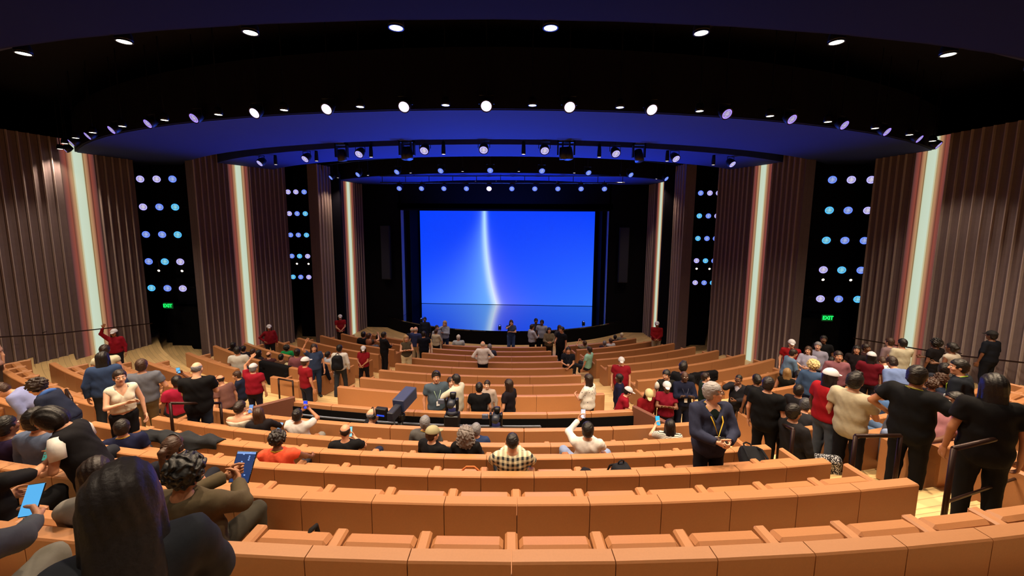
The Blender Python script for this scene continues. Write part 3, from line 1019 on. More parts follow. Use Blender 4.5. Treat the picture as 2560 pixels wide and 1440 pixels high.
# ---- hand (origin wrist, fingers along +z, palm faces +y, thumb on +x)
def hand_pack(curl, h):
    P, S = sgrid((-.07, -.035, -.035), (.085, .11, .205), h)
    d = sseg(P, (-.018, 0, .02), (-.024, 0, .082), .020, .020, ((0, 1, 0), 1.5))
    d = smin(d, sseg(P, (.014, 0, .02), (.022, 0, .086), .021, .020, ((0, 1, 0), 1.5)), .02)
    d = smin(d, sseg(P, (0, 0, -.03), (0, 0, .03), .025, .026, ((0, 1, 0), 1.25)), .02)
    for i, (x, L) in enumerate(((.030, .070), (.010, .080), (-.011, .074), (-.031, .058))):
        a = np.array([x, 0, .088]); ang = curl * (.55 + .08 * i) + .12
        pts = [a]
        dirv = 0
        for q, f in enumerate((.45, .32, .25)):
            dirv += ang * (1.0 if q else .8)
            pts.append(pts[-1] + L * f * np.array([x * .6 * (1 - curl * .4), math.sin(dirv), math.cos(dirv)]))
        rr = (.0098, .0092, .0085, .0075)
        for q in range(3):
            d = smin(d, sseg(P, pts[q], pts[q + 1], rr[q], rr[q + 1]), .003)
    t0 = np.array([.026, .004, .022]); t1 = np.array([.052, .012 + .02 * curl, .052]); t2 = np.array([.060 - .012 * curl, .022 + .035 * curl, .082]); t3 = t2 + np.array([-.002 - .012 * curl, .008 + .012 * curl, .024])
    d = smin(d, sseg(P, t0, t1, .016, .0125), .012)
    d = smin(d, sseg(P, t1, t2, .0115, .010), .003)
    d = smin(d, sseg(P, t2, t3, .010, .008), .003)
    V, Q = surfnet(d.reshape(S), (-.07, -.035, -.035), h)
    return V, Q


HANDS = {(k, r): hand_pack(c, h) for k, c in (('relax', .45), ('grip', 1.35), ('flat', .05)) for r, h in (('n', .0062), ('f', .0115))}


# ---- hair templates
def hair_pack(kind, h=.009):
    if 'curly' in kind: h = .0068
    lo, hi = {'long': ((-.17, -.2, -.40), (.17, .14, .16)), 'vlong': ((-.19, -.22, -.52), (.19, .14, .17)), 'curly': ((-.17, -.18, -.16), (.17, .15, .2)),
              'curlylong': ((-.2, -.2, -.3), (.2, .15, .2)), 'pony': ((-.13, -.24, -.32), (.13, .13, .15))}.get(kind, ((-.13, -.2, -.16), (.13, .13, .2)))
    P, S = sgrid(lo, hi, h)
    x, y, z = P.T
    e = {'buzz': .004, 'short': .015, 'bald': .003, 'quiff': .02, 'bun': .012, 'updo': .014}.get(kind, .018)
    d = sell(P, (0, -.014, .030), (.077 + e, .097 + e, .091 + e))
    if kind not in ('buzz', 'bald'):
        d = smin(d, sell(P, (0, -.045, -.03), (.066 + e, .055 + e, .065)), .02)
    # face opening and lower limit
    face = np.minimum(y - (.030 - .25 * (z - .05)), .066 - z - .35 * np.abs(x)) if kind != 'bald' else np.full_like(z, -1)
    sidecut = np.minimum(-.012 - z, y + .018)       # below ears in front
    cut = np.maximum(face, sidecut)
    low = (-.085 if kind in ('short', 'quiff', 'buzz', 'bald') else -.11) - z
    if kind == 'bald':
        top = np.maximum(z - .045 - .2 * np.abs(x), 0 * z - 1)
        cut = np.maximum(np.maximum(top, y - .02), sidecut)
    d = np.maximum(d, np.maximum(cut, low))
    rng = .004 * np.sin(70 * x + 9 * np.sin(40 * z)) * np.sin(65 * y)
    if kind == 'quiff':
        d = smin(d, sseg(P, (-.03, .055, .12), (.035, .05, .125), .022, .022), .03)
    if kind in ('long', 'vlong'):
        zb = -.34 if kind == 'long' else -.46
        w = .105 if kind == 'long' else .125
        c = sseg(P, (0, -.055, .02), (0, -.095, zb), .085, w * .8, ((0, 1, 0), 1.75))
        c = np.maximum(c, zb - z)
        for s in (-1, 1):
            c = smin(c, sseg(P, (.072 * s, -.01, .0), (.092 * s, -.02, zb * .75), .030, .028), .02)
        c = np.maximum(c, np.minimum(y - .03, .06 - z))
        d = smin(d, c, .02)
        rng = .0022 * np.sin(190 * x + 3 * np.sin(14 * z)) + .0025 * np.sin(47 * x + 1.5 * np.sin(9 * z) + 2)
    if kind == 'bob':
        c = np.maximum(sell(P, (0, -.03, -.02), (.112, .112, .13)), -.135 - z)
        c = np.maximum(c, np.minimum(y - .03, .05 - z))
        d = smin(d, c, .02); rng = .003 * np.sin(150 * x)
    if kind in ('curly', 'curlylong'):
        c = sell(P, (0, -.03, .03), (.122, .125, .12))
        if kind == 'curlylong':
            c = smin(c, sell(P, (0, -.05, -.09), (.14, .10, .15)), .03)
        c = np.maximum(c, np.minimum(y - .035, .055 - z))
        d = smin(d, c, .01)
        rng = .006 * (np.sin(113 * x + 41 * y + 2 * np.sin(60 * z)) + np.sin(97 * y - 63 * z + 2 * np.sin(55 * x)) + np.sin(121 * z + 37 * x + 2 * np.sin(70 * y)))
    if kind == 'bun':
        d = smin(d, sell(P, (0, -.11, .085), (.043, .04, .04)), .01)
    if kind == 'updo':
        d = smin(d, sell(P, (0, -.10, .02), (.06, .055, .05)), .015)
    if kind == 'pony':
        d = smin(d, sseg(P, (0, -.10, .05), (0, -.16, .02), .025, .035), .015)
        d = smin(d, sseg(P, (0, -.16, .02), (0, -.15, -.26), .036, .018), .02)
    d = d + rng
    V, Q = surfnet(d.reshape(S), lo, h)
    return mesh('hair', V, Q, (), True)


HAIR = {k: hair_pack(k) for k in ('buzz', 'short', 'bald', 'quiff', 'bun', 'updo', 'long', 'vlong', 'bob', 'curly', 'curlylong', 'pony')}


def cap_mesh():
    h = .008
    P, S = sgrid((-.12, -.15, .0), (.12, .21, .17), h)
    x, y, z = P.T
    d = np.maximum(sell(P, (0, -.014, .036), (.101, .122, .108)), .036 - z)
    br = sell(P, (0, .10, .043 ), (.076, .095, .012))
    br = np.maximum(br + 2.2 * x * x * .5, .06 - y)
    d = np.minimum(d, br)
    d = smin(d, sell(P, (0, -.012, .146), (.01, .01, .006)), .004)
    V, Q = surfnet(d.reshape(S), (-.12, -.15, .0), h)
    return mesh('cap', V, Q, (), True)


CAPM = cap_mesh()


def shoe_mesh():
    h = .010
    P, S = sgrid((-.07, -.11, -.01), (.07, .22, .13), h)
    x, y, z = P.T
    d = sseg(P, (0, -.04, .035), (0, .14, .03), .043, .042, ((0, 0, 1), 1.15))
    d = smin(d, sseg(P, (0, -.03, .05), (0, -.035, .11), .042, .040), .03)
    d = np.maximum(np.maximum(d, -z), z - .115)
    V, Q = surfnet(d.reshape(S), (-.07, -.11, -.01), h)
    return mesh('shoe', V, Q, (), True)


SHOE = shoe_mesh()
GL = MB()
for s in (-1, 1):
    GL.tube([(s * .033 + .024 * math.cos(a), .112 - .004 * abs(math.sin(a)), .004 + .019 * math.sin(a)) for a in np.linspace(0, 2 * math.pi, 13)], .003, 5)
    GL.tube([(s * .057, .110, .008), (s * .074, .08, .010), (s * .082, .0, .008)], .003, 5)
GL.tube([(-.009, .114, .006), (.009, .114, .006)], .003, 5)
GLASS = GL.build('glasses')
SKIN = {'p': 'd2a084', 'l': 'c08a6c', 'm': 'a06c4c', 'd': '6e452f', 'k': '452a1e'}
_skin = {}


def skin_mats(t):
    if t not in _skin:
        c = SKIN[t]
        _skin[t] = (MAT('skin', c, .55, noise=.05, scale=40), MAT('lips', {'p': 'b5705f', 'l': 'a0604e', 'm': '85503f', 'd': '5c3429', 'k': '3b201a'}[t], .45, noise=0),
                    MAT('eye_white', 'd8d4cc', .3, noise=0), MAT('iris', '1c120c', .3, noise=0))
    return _skin[t]


def rotm(yaw=0, pitch=0, roll=0):
    """pitch>0 looks down / leans forward, yaw>0 turns to the person's left"""
    return np.array(Matrix.Rotation(yaw * D, 3, 'Z') @ Matrix.Rotation(-pitch * D, 3, 'X') @ Matrix.Rotation(roll * D, 3, 'Y'))


ARMS = {   # wrist target relative to the shoulder-line centre on the ground plane of a standing figure (x outwards), palm hint, hand pose, elbow hint
    'down': ((.27, .05, .86), 'relax', (.5, -.6, 0)), 'front': ((.07, .30, 1.13), 'grip', (.6, -.2, -.6)), 'chest': ((-.02, .20, 1.20), 'relax', (.8, .1, -.5)),
    'clasp': ((.03, .22, 1.00), 'grip', (.8, -.2, -.3)), 'up': ((.22, .14, 1.86), 'flat', (.9, .2, .1)), 'hip': ((.20, .06, 1.04), 'relax', (1, -.6, 0)),
    'lap': ((.10, .34, 1.02), 'relax', (.7, -.2, -.4)), 'phone': ((.06, .34, 1.28), 'grip', (.7, -.1, -.6)), 'photo': ((.08, .38, 1.55), 'grip', (.8, .1, -.5)),
    'out': ((.30, .46, 1.22), 'flat', (.6, -.3, -.5)), 'side': ((.52, .22, 1.16), 'flat', (.2, -.5, -.6)), 'back': ((.12, -.12, 1.02), 'relax', (1, -.8, 0)),
    'swing': ((.24, .26, .95), 'relax', (.4, -.8, 0)), 'face': ((.03, .16, 1.50), 'relax', (.8, .2, -.5)), 'rest': ((.30, .38, 1.02), 'relax', (.8, -.3, -.2)), 'wide': ((.62, .10, 1.30), 'relax', (0, -.6, -.7)),
}


def make_person(o):
    """o: dict with pose; returns (root, info)"""
    res = o['res']; h = {'n': .0185, 'm': .027, 'f': .034}[res]
    hr = 'n' if res == 'n' else 'f'
    S = o['scale']; bw = o.get('bw', 1.0); sit = o['sit']
    off = np.array([0, 0, (-.45 if sit else 0.0)])
    lean = rotm(o.get('twist', 0), o.get('lean', 0), o.get('tilt', 0))
    piv = np.array([0, 0, .96])
    fem = o.get('fem', False)
    sw = .172 if fem else .192
    def T(p):
        return lean @ (np.asarray(p, float) - piv) + piv + off
    # arms
    arms = []
    for side, key in ((1, 'ra'), (-1, 'la')):
        a = o.get(key, 'down')
        tgt, hp, eh = ARMS[a] if isinstance(a, str) else a
        sh = np.array([side * sw, -.01, 1.405])
        w = np.array([side * tgt[0], tgt[1], tgt[2]]); e_ = np.array([side * eh[0], eh[1], eh[2]])
        L1, L2 = .285, .255
        v = w - sh; dist = np.linalg.norm(v)
        if dist > (L1 + L2) * .985:
            v = v / dist * (L1 + L2) * .985; w = sh + v; dist = np.linalg.norm(v)
        dist = max(dist, .10)
        ca = (L1 * L1 + dist * dist - L2 * L2) / (2 * L1 * dist)
        ca = max(-1, min(1, ca)); u = v / np.linalg.norm(v)
        e_ = e_ - u * (e_ @ u); e_ = e_ / (np.linalg.norm(e_) + 1e-9)
        el = sh + u * L1 * ca + e_ * L1 * math.sqrt(1 - ca * ca)
        w = el + (w - el) / np.linalg.norm(w - el) * L2
        arms.append((side, T(sh), T(el), T(w), hp))
    # legs
    st = o.get('stance', 0.0); legs = []
    for side in (1, -1):
        hip = np.array([side * .09, 0, .93]) + off
        if sit:
            sp = o.get('spread', .1)
            kn = hip + np.array([side * sp, .33 if abs(o['R'] - 24.7) < .05 else .43, .03]); an = kn + np.array([0, .02, -.42])
        else:
            kn = np.array([side * .105, st * side * .5 + .02, .50]); an = np.array([side * (.11 + o.get('wide', 0)), st * side * .9 - .02, .09])
        legs.append((side, hip, kn, an))
    nb = T((0, 0, 1.47)); hc = T((0, .015, 1.615))
    hy, hpit, hro = o.get('head', (0, 0, 0))
    Rh = lean @ rotm(hy, hpit, hro)
    hc = T((0, -.005, 1.50)) + Rh @ np.array([0, .02, .115])
    allp = np.array([p for a in arms for p in a[1:4]] + [p for l in legs for p in l[1:]] + [nb, hc])
    lo = allp.min(0) - .22 * bw; hi = allp.max(0) + .22 * bw
    if sit: lo[1] = min(lo[1], -.22)
    lo[2] = max(lo[2], .03)
    P, Sh = sgrid(lo, hi, h)
    X = lean @ np.array([1, 0, 0]); Y = lean @ np.array([0, 1, 0]); Z = lean @ np.array([0, 0, 1])
    # torso primitives (distance fields)
    b2 = bw
    bel = sseg(P, T((0, .005 + .03 * (b2 - 1), .98)), T((0, .01 + .04 * (b2 - 1), 1.14)), .118 * b2, .118 * b2, (X, .80))
    che = sseg(P, T((0, -.005, 1.17)), T((0, -.01, 1.33)), .118 * (b2 * .6 + .4), .122 * (b2 * .5 + .5), (X, .76 if not fem else .82))
    if fem:
        che = smin(che, np.minimum(sell(P, T((.07, .085, 1.26)), (.06, .055, .06)), sell(P, T((-.07, .085, 1.26)), (.06, .055, .06))), .04)
    shd = sseg(P, T((-sw + .035, -.012, 1.395)), T((sw - .035, -.012, 1.395)), .064, .064)
    trp = sseg(P, T((0, -.02, 1.40)), T((0, -.005, 1.50)), .082, .055)
    tor = smin(smin(smin(bel, che, .06), shd, .05), trp, .05)
    pel = sseg(P, np.array([-.05, 0, .93]) + off, np.array([.05, 0, .93]) + off, .118 * (b2 * .7 + .3), .118 * (b2 * .7 + .3), ((0, 0, 1), .95))
    tor_in = (P - (piv + off)) @ lean            # torso-local coordinates
    tz = tor_in[:, 2] + piv[2]
    upa, fra = [], []
    slv = o.get('sleeve', 'short')
    for side, sh, el, w, hp in arms:
        upa.append(sseg(P, sh, el, .050 * (bw * .4 + .6), .040, ret=True)); fra.append(sseg(P, el, w, .040, .027, ret=True))
    arm = None
    for a in (0, 1):
        q = smin(upa[a][0], fra[a][0], .015)
        arm = q if arm is None else np.minimum(arm, q)
    th, shn = [], []
    for side, hip, kn, an in legs:
        th.append(sseg(P, hip, kn, .088 * (bw * .5 + .5), .058, ret=True)); shn.append(sseg(P, kn, an, .057, .038, ret=True))
    leg = None
    for a in (0, 1):
        q = smin(th[a][0], shn[a][0], .02)
        leg = q if leg is None else smin(leg, q, .02)
    body = smin(smin(tor, arm, .025) , smin(pel, leg, .05), .04)
    V, Q = surfnet((body + .002).reshape(Sh), lo, h)
    VV = [V]; FF = [list(map(int, q)) for q in Q]; MI = [0] * len(Q); nv = len(V)
    # head
    hV, hF, hM = HEADS[hr]
    hs = o.get('hs', 1.0)
    VV.append((hV * hs) @ Rh.T + hc); FF += [[i + nv for i in f] for f in hF]; MI += hM; nv += len(hV)
    hands = []
    for side, sh, el, w, hp in arms:
        az = (w - el) / np.linalg.norm(w - el)
        pr = np.array([-side * .8, .35, 0.]) if hp == 'relax' else (np.array([-side * .5, -.55, .5]) if hp == 'grip' else np.array([0, .9, -.3]))
        pr = lean @ pr; pr = pr - az * (pr @ az)
        if np.linalg.norm(pr) < .1: pr = np.cross(az, [1, 0, 0])
        py = pr / np.linalg.norm(pr); px = np.cross(py, az)
        # thumb points forward / up
        th_dir = lean @ (np.array([0, 1, .4]) if hp != 'grip' else np.array([0, .3, 1]))
        fl = 1 if px @ th_dir > 0 else -1
        hV, hQ = HANDS[(hp, hr)]
        A = np.stack([px * fl, py, az], 1)
        VV.append(hV @ A.T + w + az * .01)
        q = hQ if fl > 0 else hQ[:, ::-1]
        FF += [[int(i) + nv for i in f] for f in q]; MI += [0] * len(q); nv += len(hV)
        hands.append(w + az * .09 + py * .03)
    V = np.concatenate(VV) * S
    root = bpy.data.objects.new('person', None); COL.objects.link(root)
    root.location = o['loc']; root.rotation_euler[2] = o['rot']
    tag(root, o['label'], 'person')
    obj('body', mesh('body', V, FF, skin_mats(o.get('skin', 'l')), True, MI), root)
    # shirt
    e = {'jacket': .026, 'loose': .024}.get(o.get('fit'), .014)
    wr = .005 * np.sin(34 * P[:, 2] + 5 * np.sin(13 * P[:, 0]) + 8 * P[:, 1]) * np.sin(17 * P[:, 0] + 11 * P[:, 2])
    hem = o.get('hem', .90)
    sh_t = smin(tor, smin(pel, bel, .05), .05) - e - .004 + wr
    if o.get('dress'):
        hemz = .45 if not sit else .55
        sk = sseg(P, np.array([0, .0, .95]) + off, np.array([0, .02 + (.3 if sit else 0), hemz]) + (off if sit else 0), .135, .20)
        sh_t = smin(sh_t, np.maximum(sk, hemz - P[:, 2]), .05)
    else:
        sh_t = np.maximum(sh_t, hem - tz)
    nk = o.get('neck', 1.475)
    sh_t = np.maximum(sh_t, tz - nk - .25 * np.abs(tor_in[:, 0]) * 0 )
    if o.get('vneck'):
        vn = np.minimum(tor_in[:, 1] - .02, (tor_in[:, 2] + piv[2] - 1.30) - 1.6 * np.abs(tor_in[:, 0]))
        sh_t = np.maximum(sh_t, vn)
    if slv != 'none':
        tm = {'short': .60, 'cap': .32, 'elbow': .9, 'long': 2}[slv]
        for a in (0, 1):
            dd, tt, L = upa[a]
            s1 = np.maximum(dd - e - .004 - (.006 if slv == 'short' else 0) + wr, (tt - tm) * L)
            s1 = np.maximum(s1, -(tt + .3) * L)
            if slv == 'long':
                dd, tt, L = fra[a]
                s1 = smin(s1, np.maximum(dd - e + wr, (tt - .96) * L), .02)
            sh_t = smin(sh_t, s1, .02)
    Vs, Qs = surfnet(sh_t.reshape(Sh), lo, h)
    top = o.get('topname', 'shirt')
    if len(Qs):
        ob = obj(top, mesh(top, Vs * S, Qs, (), True), root, mat=o['topmat'])
    # trousers
    if not o.get('dress'):
        if o.get('skirt'):
            sk = sseg(P, np.array([0, 0, .95]) + off, np.array([0, .05 + (.3 if sit else 0), .30 if not sit else .9]) + off, .14, .22)
            tr = np.maximum(sk, P[:, 2] * 0 + (.42 if not sit else .38) - P[:, 2])
        else:
            tr = smin(pel, leg, .05) - .013 + wr * .8 - (.012 if o.get('widelegs') else 0)
            for a in (0, 1):
                dd, tt, L = shn[a]
                tr = smin(tr, np.maximum(dd - (.03 if o.get('widelegs') else .012) , (tt - 1.0) * L), .02)
        tr = np.maximum(tr, tz - 1.0)
        if not o.get('shorts'):
            tr = np.maximum(tr, .075 - P[:, 2])
        else:
            tr = np.maximum(tr, (.45 if not sit else .40) - P[:, 2])
        Vs, Qs = surfnet(tr.reshape(Sh), lo, h)
        nm = 'skirt' if o.get('skirt') else ('shorts' if o.get('shorts') else 'trousers')
        if len(Qs):
            obj(nm, mesh(nm, Vs * S, Qs, (), True), root, mat=o['botmat'])
    # shoes
    if o.get('shoes', True):
        for side, hip, kn, an in legs:
            so = obj('shoe', SHOE, root, loc=tuple(np.array([an[0], an[1] + .01, max(0, an[2] - .09) if not sit else 0.0]) * S), rotz=-side * .12, mat=o.get('shoemat', M['shoe']))
            so.scale = (S, S, S)
    MH = Matrix([[*(Rh[i] * hs * S), hc[i] * S] for i in range(3)] + [[0, 0, 0, 1]])
    if o.get('hair') and o['hair'] != 'none':
        ho = obj('hair', HAIR[o['hair']], root, mat=o['hairmat']); ho.matrix_local = MH
    if o.get('cap'):
        co = obj('cap', CAPM, root, mat=o['cap']); co.matrix_local = MH @ Matrix.Rotation(-8 * D, 4, 'X')
    if o.get('glasses'):
        go = obj('glasses', GLASS, root, mat=M['dark']); go.matrix_local = MH
    if o.get('mask'):
        mk = obj('face_mask', MB().box((0, .088, -.05), (.10, .05, .08), bev=.02).build('face_mask'), root, mat=MAT('mask_white', 'd5dde6', .8)); mk.matrix_local = MH
    if o.get('phones'):
        mb = MB()
        mb.tube([(.088 * math.sin(a), -.01 + .02 * math.cos(a), .03 + .115 * math.cos(a)) for a in np.linspace(-1.6, 1.6, 11)], .008, 6)
        for s in (-1, 1): mb.lathe([(.036, -.012), (.04, 0), (.034, .014)], (.088 * s, -.01, -.005), (s, 0, 0), 14)
        k = obj('headphones', mb.build('headphones'), root, mat=M['dark']); k.matrix_local = MH
    if o.get('lan'):
        c, badge = o['lan']
        mt = MAT('lanyard_' + c, c, .6, noise=0)
        jx = .035 if o.get('fit') == 'jacket' else 0
        fr = [T((x, y + (jx if y > .1 else 0), z)) * S for x, y, z in ((.0, -.085, 1.49), (.075, -.03, 1.475), (.085, .06, 1.43), (.06, .135 * bw, 1.32), (.0, .15 * bw + .01, 1.14), (-.06, .135 * bw, 1.32), (-.085, .06, 1.43), (-.075, -.03, 1.475), (.0, -.085, 1.49))]
        lny = obj('lanyard', MB().tube(fr, .0075 * S, 6).build('lanyard', (), True), root, mat=mt)
        if badge:
            p = T((0, .165 * bw + .012, 1.09)) * S
            obj('badge', MB().box(tuple(p), (.07 * S, .008, .10 * S), Matrix(lean.tolist()), bev=.003).build('badge'), lny, mat=MAT('badge_card', 'dfe4ea', .5, noise=0))
    info = {'hands': [(np.array(p) * S) for p in hands], 'T': T, 'S': S, 'head': hc * S}
    Mw = Matrix.Translation(o['loc']) @ Matrix.Rotation(o['rot'], 4, 'Z')
    info['whands'] = [Mw @ Vector(p) for p in info['hands']]
    info['M'] = Mw
    return root, info


_fab = {}


def fabric(c, kind='plain'):
    if (c, kind) in _fab: return _fab[(c, kind)]
    if kind == 'plain':
        mt = MAT('cloth_' + c, c, .85, noise=.14, scale=22, bump=.25, spec=.15)
    else:
        mt = bpy.data.materials.new('cloth_' + kind); mt.use_nodes = True
        nt = mt.node_tree; b = nt.nodes['Principled BSDF']; b.inputs['Roughness'].default_value = .85
        x, y, z = xyz(nt)
        if kind == 'plaid':
            def bars(v, f, w): return N.op('LESS_THAN', N.op('FRACT', v * f + .13), w)
            a = bars(x, 17, .5); c2 = bars(z, 17, .5)
            t = (a + c2) * .5; l1, l2 = lin('d6cfae'), lin('23262b')
            ch = [l1[i] * (1 - t) + l2[i] * t for i in range(3)]
        elif kind == 'stripe':
            t = N.op('LESS_THAN', N.op('FRACT', z * 45), .3); l1, l2 = lin('cfccc4'), lin('1e1f24')
            ch = [l1[i] * (1 - t) + l2[i] * t for i in range(3)]
        elif kind == 'bluestripe':
            t = N.op('LESS_THAN', N.op('FRACT', z * 11 + .2), .45); l1, l2 = lin('b9bcc6'), lin('1b3585')
            ch = [l1[i] * (1 - t) + l2[i] * t for i in range(3)]
        elif kind == 'speckle':
            vo = nt.nodes.new('ShaderNodeTexVoronoi'); vo.inputs['Scale'].default_value = 55
            tc = nt.nodes.new('ShaderNodeTexCoord'); nt.links.new(tc.outputs['Object'], vo.inputs['Vector'])
            t = N.op('LESS_THAN', N(vo.outputs['Distance']), .42); l1, l2 = lin('1d1e26'), lin('c6c8cf')
            ch = [l1[i] * (1 - t) + l2[i] * t for i in range(3)]
        elif kind == 'floral':
            vo = nt.nodes.new('ShaderNodeTexVoronoi'); vo.inputs['Scale'].default_value = 16
            tc = nt.nodes.new('ShaderNodeTexCoord'); nt.links.new(tc.outputs['Object'], vo.inputs['Vector'])
            t = N.op('LESS_THAN', N(vo.outputs['Distance']), .2); l1, l2 = lin('d8d6cf'), lin('3a3b42')
            ch = [l1[i] * (1 - t) + l2[i] * t for i in range(3)]
        nt.links.new(rgb(*ch), b.inputs['Base Color'])
    _fab[(c, kind)] = mt
    return mt


ROWS_C = [13.16 + 1.05 * i for i in range(8)] + [24.7, 25.6, 26.5, 27.4, 28.4, 29.75]
ROWS_S = [13.16 + 1.05 * i for i in range(8)] + [22.0, 22.9, 23.8, 24.7, 25.6, 26.5, 27.4]


def at_radius(d, Rt):
    """first crossing of the sight line with the cylinder of radius Rt"""
    a = d.x ** 2 + d.y ** 2; b = CAM.x * d.x + CAM.y * d.y; c = CAM.x ** 2 + CAM.y ** 2 - Rt ** 2
    q = b * b - a * c
    if q < 0:
        return None
    return CAM + d * ((-b - math.sqrt(q)) / a)


def place(o):
    """stand or seat the figure where the sight line of its head top meets head height"""
    x, y = o['px']; d = ray(x, y)
    hy, hp, hr = o.get('head', (0, 0, 0))
    sit = o['sit']
    if sit:
        o.setdefault('lean', -7)
    lean = rotm(o.get('twist', 0), o.get('lean', 0), o.get('tilt', 0)); piv = np.array([0, 0, .96])
    Rh = lean @ rotm(hy, hp, hr)
    top = lean @ (np.array([0, -.005, 1.50]) - piv) + piv + Rh @ np.array([0, .02, .115]) + Rh @ np.array([0, -.012, 0]) + np.array([0, 0, .125 + (.02 if o.get('cap') else .0) + {'curly': .02, 'curlylong': .02, 'quiff': .02, 'bun': .02}.get(o.get('hair'), 0)])
    if sit: top[2] -= .45
    def thof(p): return math.degrees(math.atan2(p.x, -p.y))
    def sitS(r):
        p = at_radius(d, r - .33)
        if p is None: return None
        z0 = tier(r - .1, thof(p))
        return (p.z - z0) / top[2], p, z0
    if sit:
        got = sitS(o['R']) if o['R'] != 'auto' else None
        if not o.get('fix') and (got is None or not (.80 < got[0] < 1.16)):
            best = None
            for r in ROWS_S + ROWS_C:
                g = sitS(r)
                if g is None: continue
                th = abs(thof(g[1]))
                if r not in (ROWS_C if th < 12.3 else ROWS_S): continue
                if th > 33: continue
                if best is None or abs(g[0] - .98) < abs(best[0][0] - .98): best = (g, r)
            if best and (got is None or abs(best[0][0] - .98) < abs(got[0] - .98)):
                got, o['R'] = best
        S, p, z0 = got
        Sc = max(.90, min(1.10, S))
    else:
        def stS(p):
            return (p.z - tier(math.hypot(p.x, p.y), thof(p))) / top[2]
        p = None
        if o.get('R') is not None and 'z0' not in o:
            p = at_radius(d, o['R'])
            if p is None or not (.84 < stS(p) < 1.14 or o.get('fixs')): p = None
        if 'z0' in o:
            p = at_radius(d, o['R'])
        if p is None:
            s = 9.0 if 560 < x < 1790 else 3.2
            want = o.get('want', .98)
            while s < 45:
                q = CAM + d * s
                if stS(q) < want:
                    p = q; break
                s += .02
            # keep clear of the seat backs
            R = math.hypot(p.x, p.y); th = abs(thof(p))
            rows = ROWS_C if th < 12.3 else ROWS_S
            if th < 10.4 or 16 < th < 30:
                nx_ = min([r for r in rows if r >= R - .01], default=None)
                if nx_ is not None and nx_ - R < .60:
                    q = at_radius(d, nx_ - .64)
                    if q is not None and .85 < stS(q) < 1.15: p = q
        z0 = o.get('z0', tier(math.hypot(p.x, p.y), thof(p)))
        S = (p.z - z0) / top[2]
        Sc = max(.84, min(1.14, S))
    o['scale'] = Sc
    face = o.get('face', 0)
    v = Vector((p.x - CAM.x, p.y - CAM.y, 0)).normalized()
    ang = math.atan2(v.y, v.x) - math.pi / 2 - face * D
    R2 = Matrix.Rotation(ang, 3, 'Z')
    tp = R2 @ Vector((top[0] * Sc, top[1] * Sc, 0))
    loc = Vector((p.x - tp.x, p.y - tp.y, p.z - top[2] * Sc))
    if not sit:
        lz = o.get('z0', tier(math.hypot(loc.x, loc.y), thof(loc)))
        o['err'] = loc.z - lz
        loc.z = lz
    else:
        zt = max(z0 - .06, min(z0 + (.34 if o['R'] > 29 else .12), loc.z)); o['err'] = loc.z - zt; loc.z = zt
        th = thof(p)
        L = ROWCUSH.get(round(o['R'], 2), [])
        if L:
            c = min(L, key=lambda t: abs(t[0] - th))
            if abs(c[0] - th) < 3.0:
                ob, dn, r, a = c[1:]
                ob.data = dn; rr = r - .40
                ob.location = (rr * math.sin(a), r - rr * math.cos(a), .36)
    o['loc'] = loc; o['rot'] = ang; o['S_want'] = S
    return o

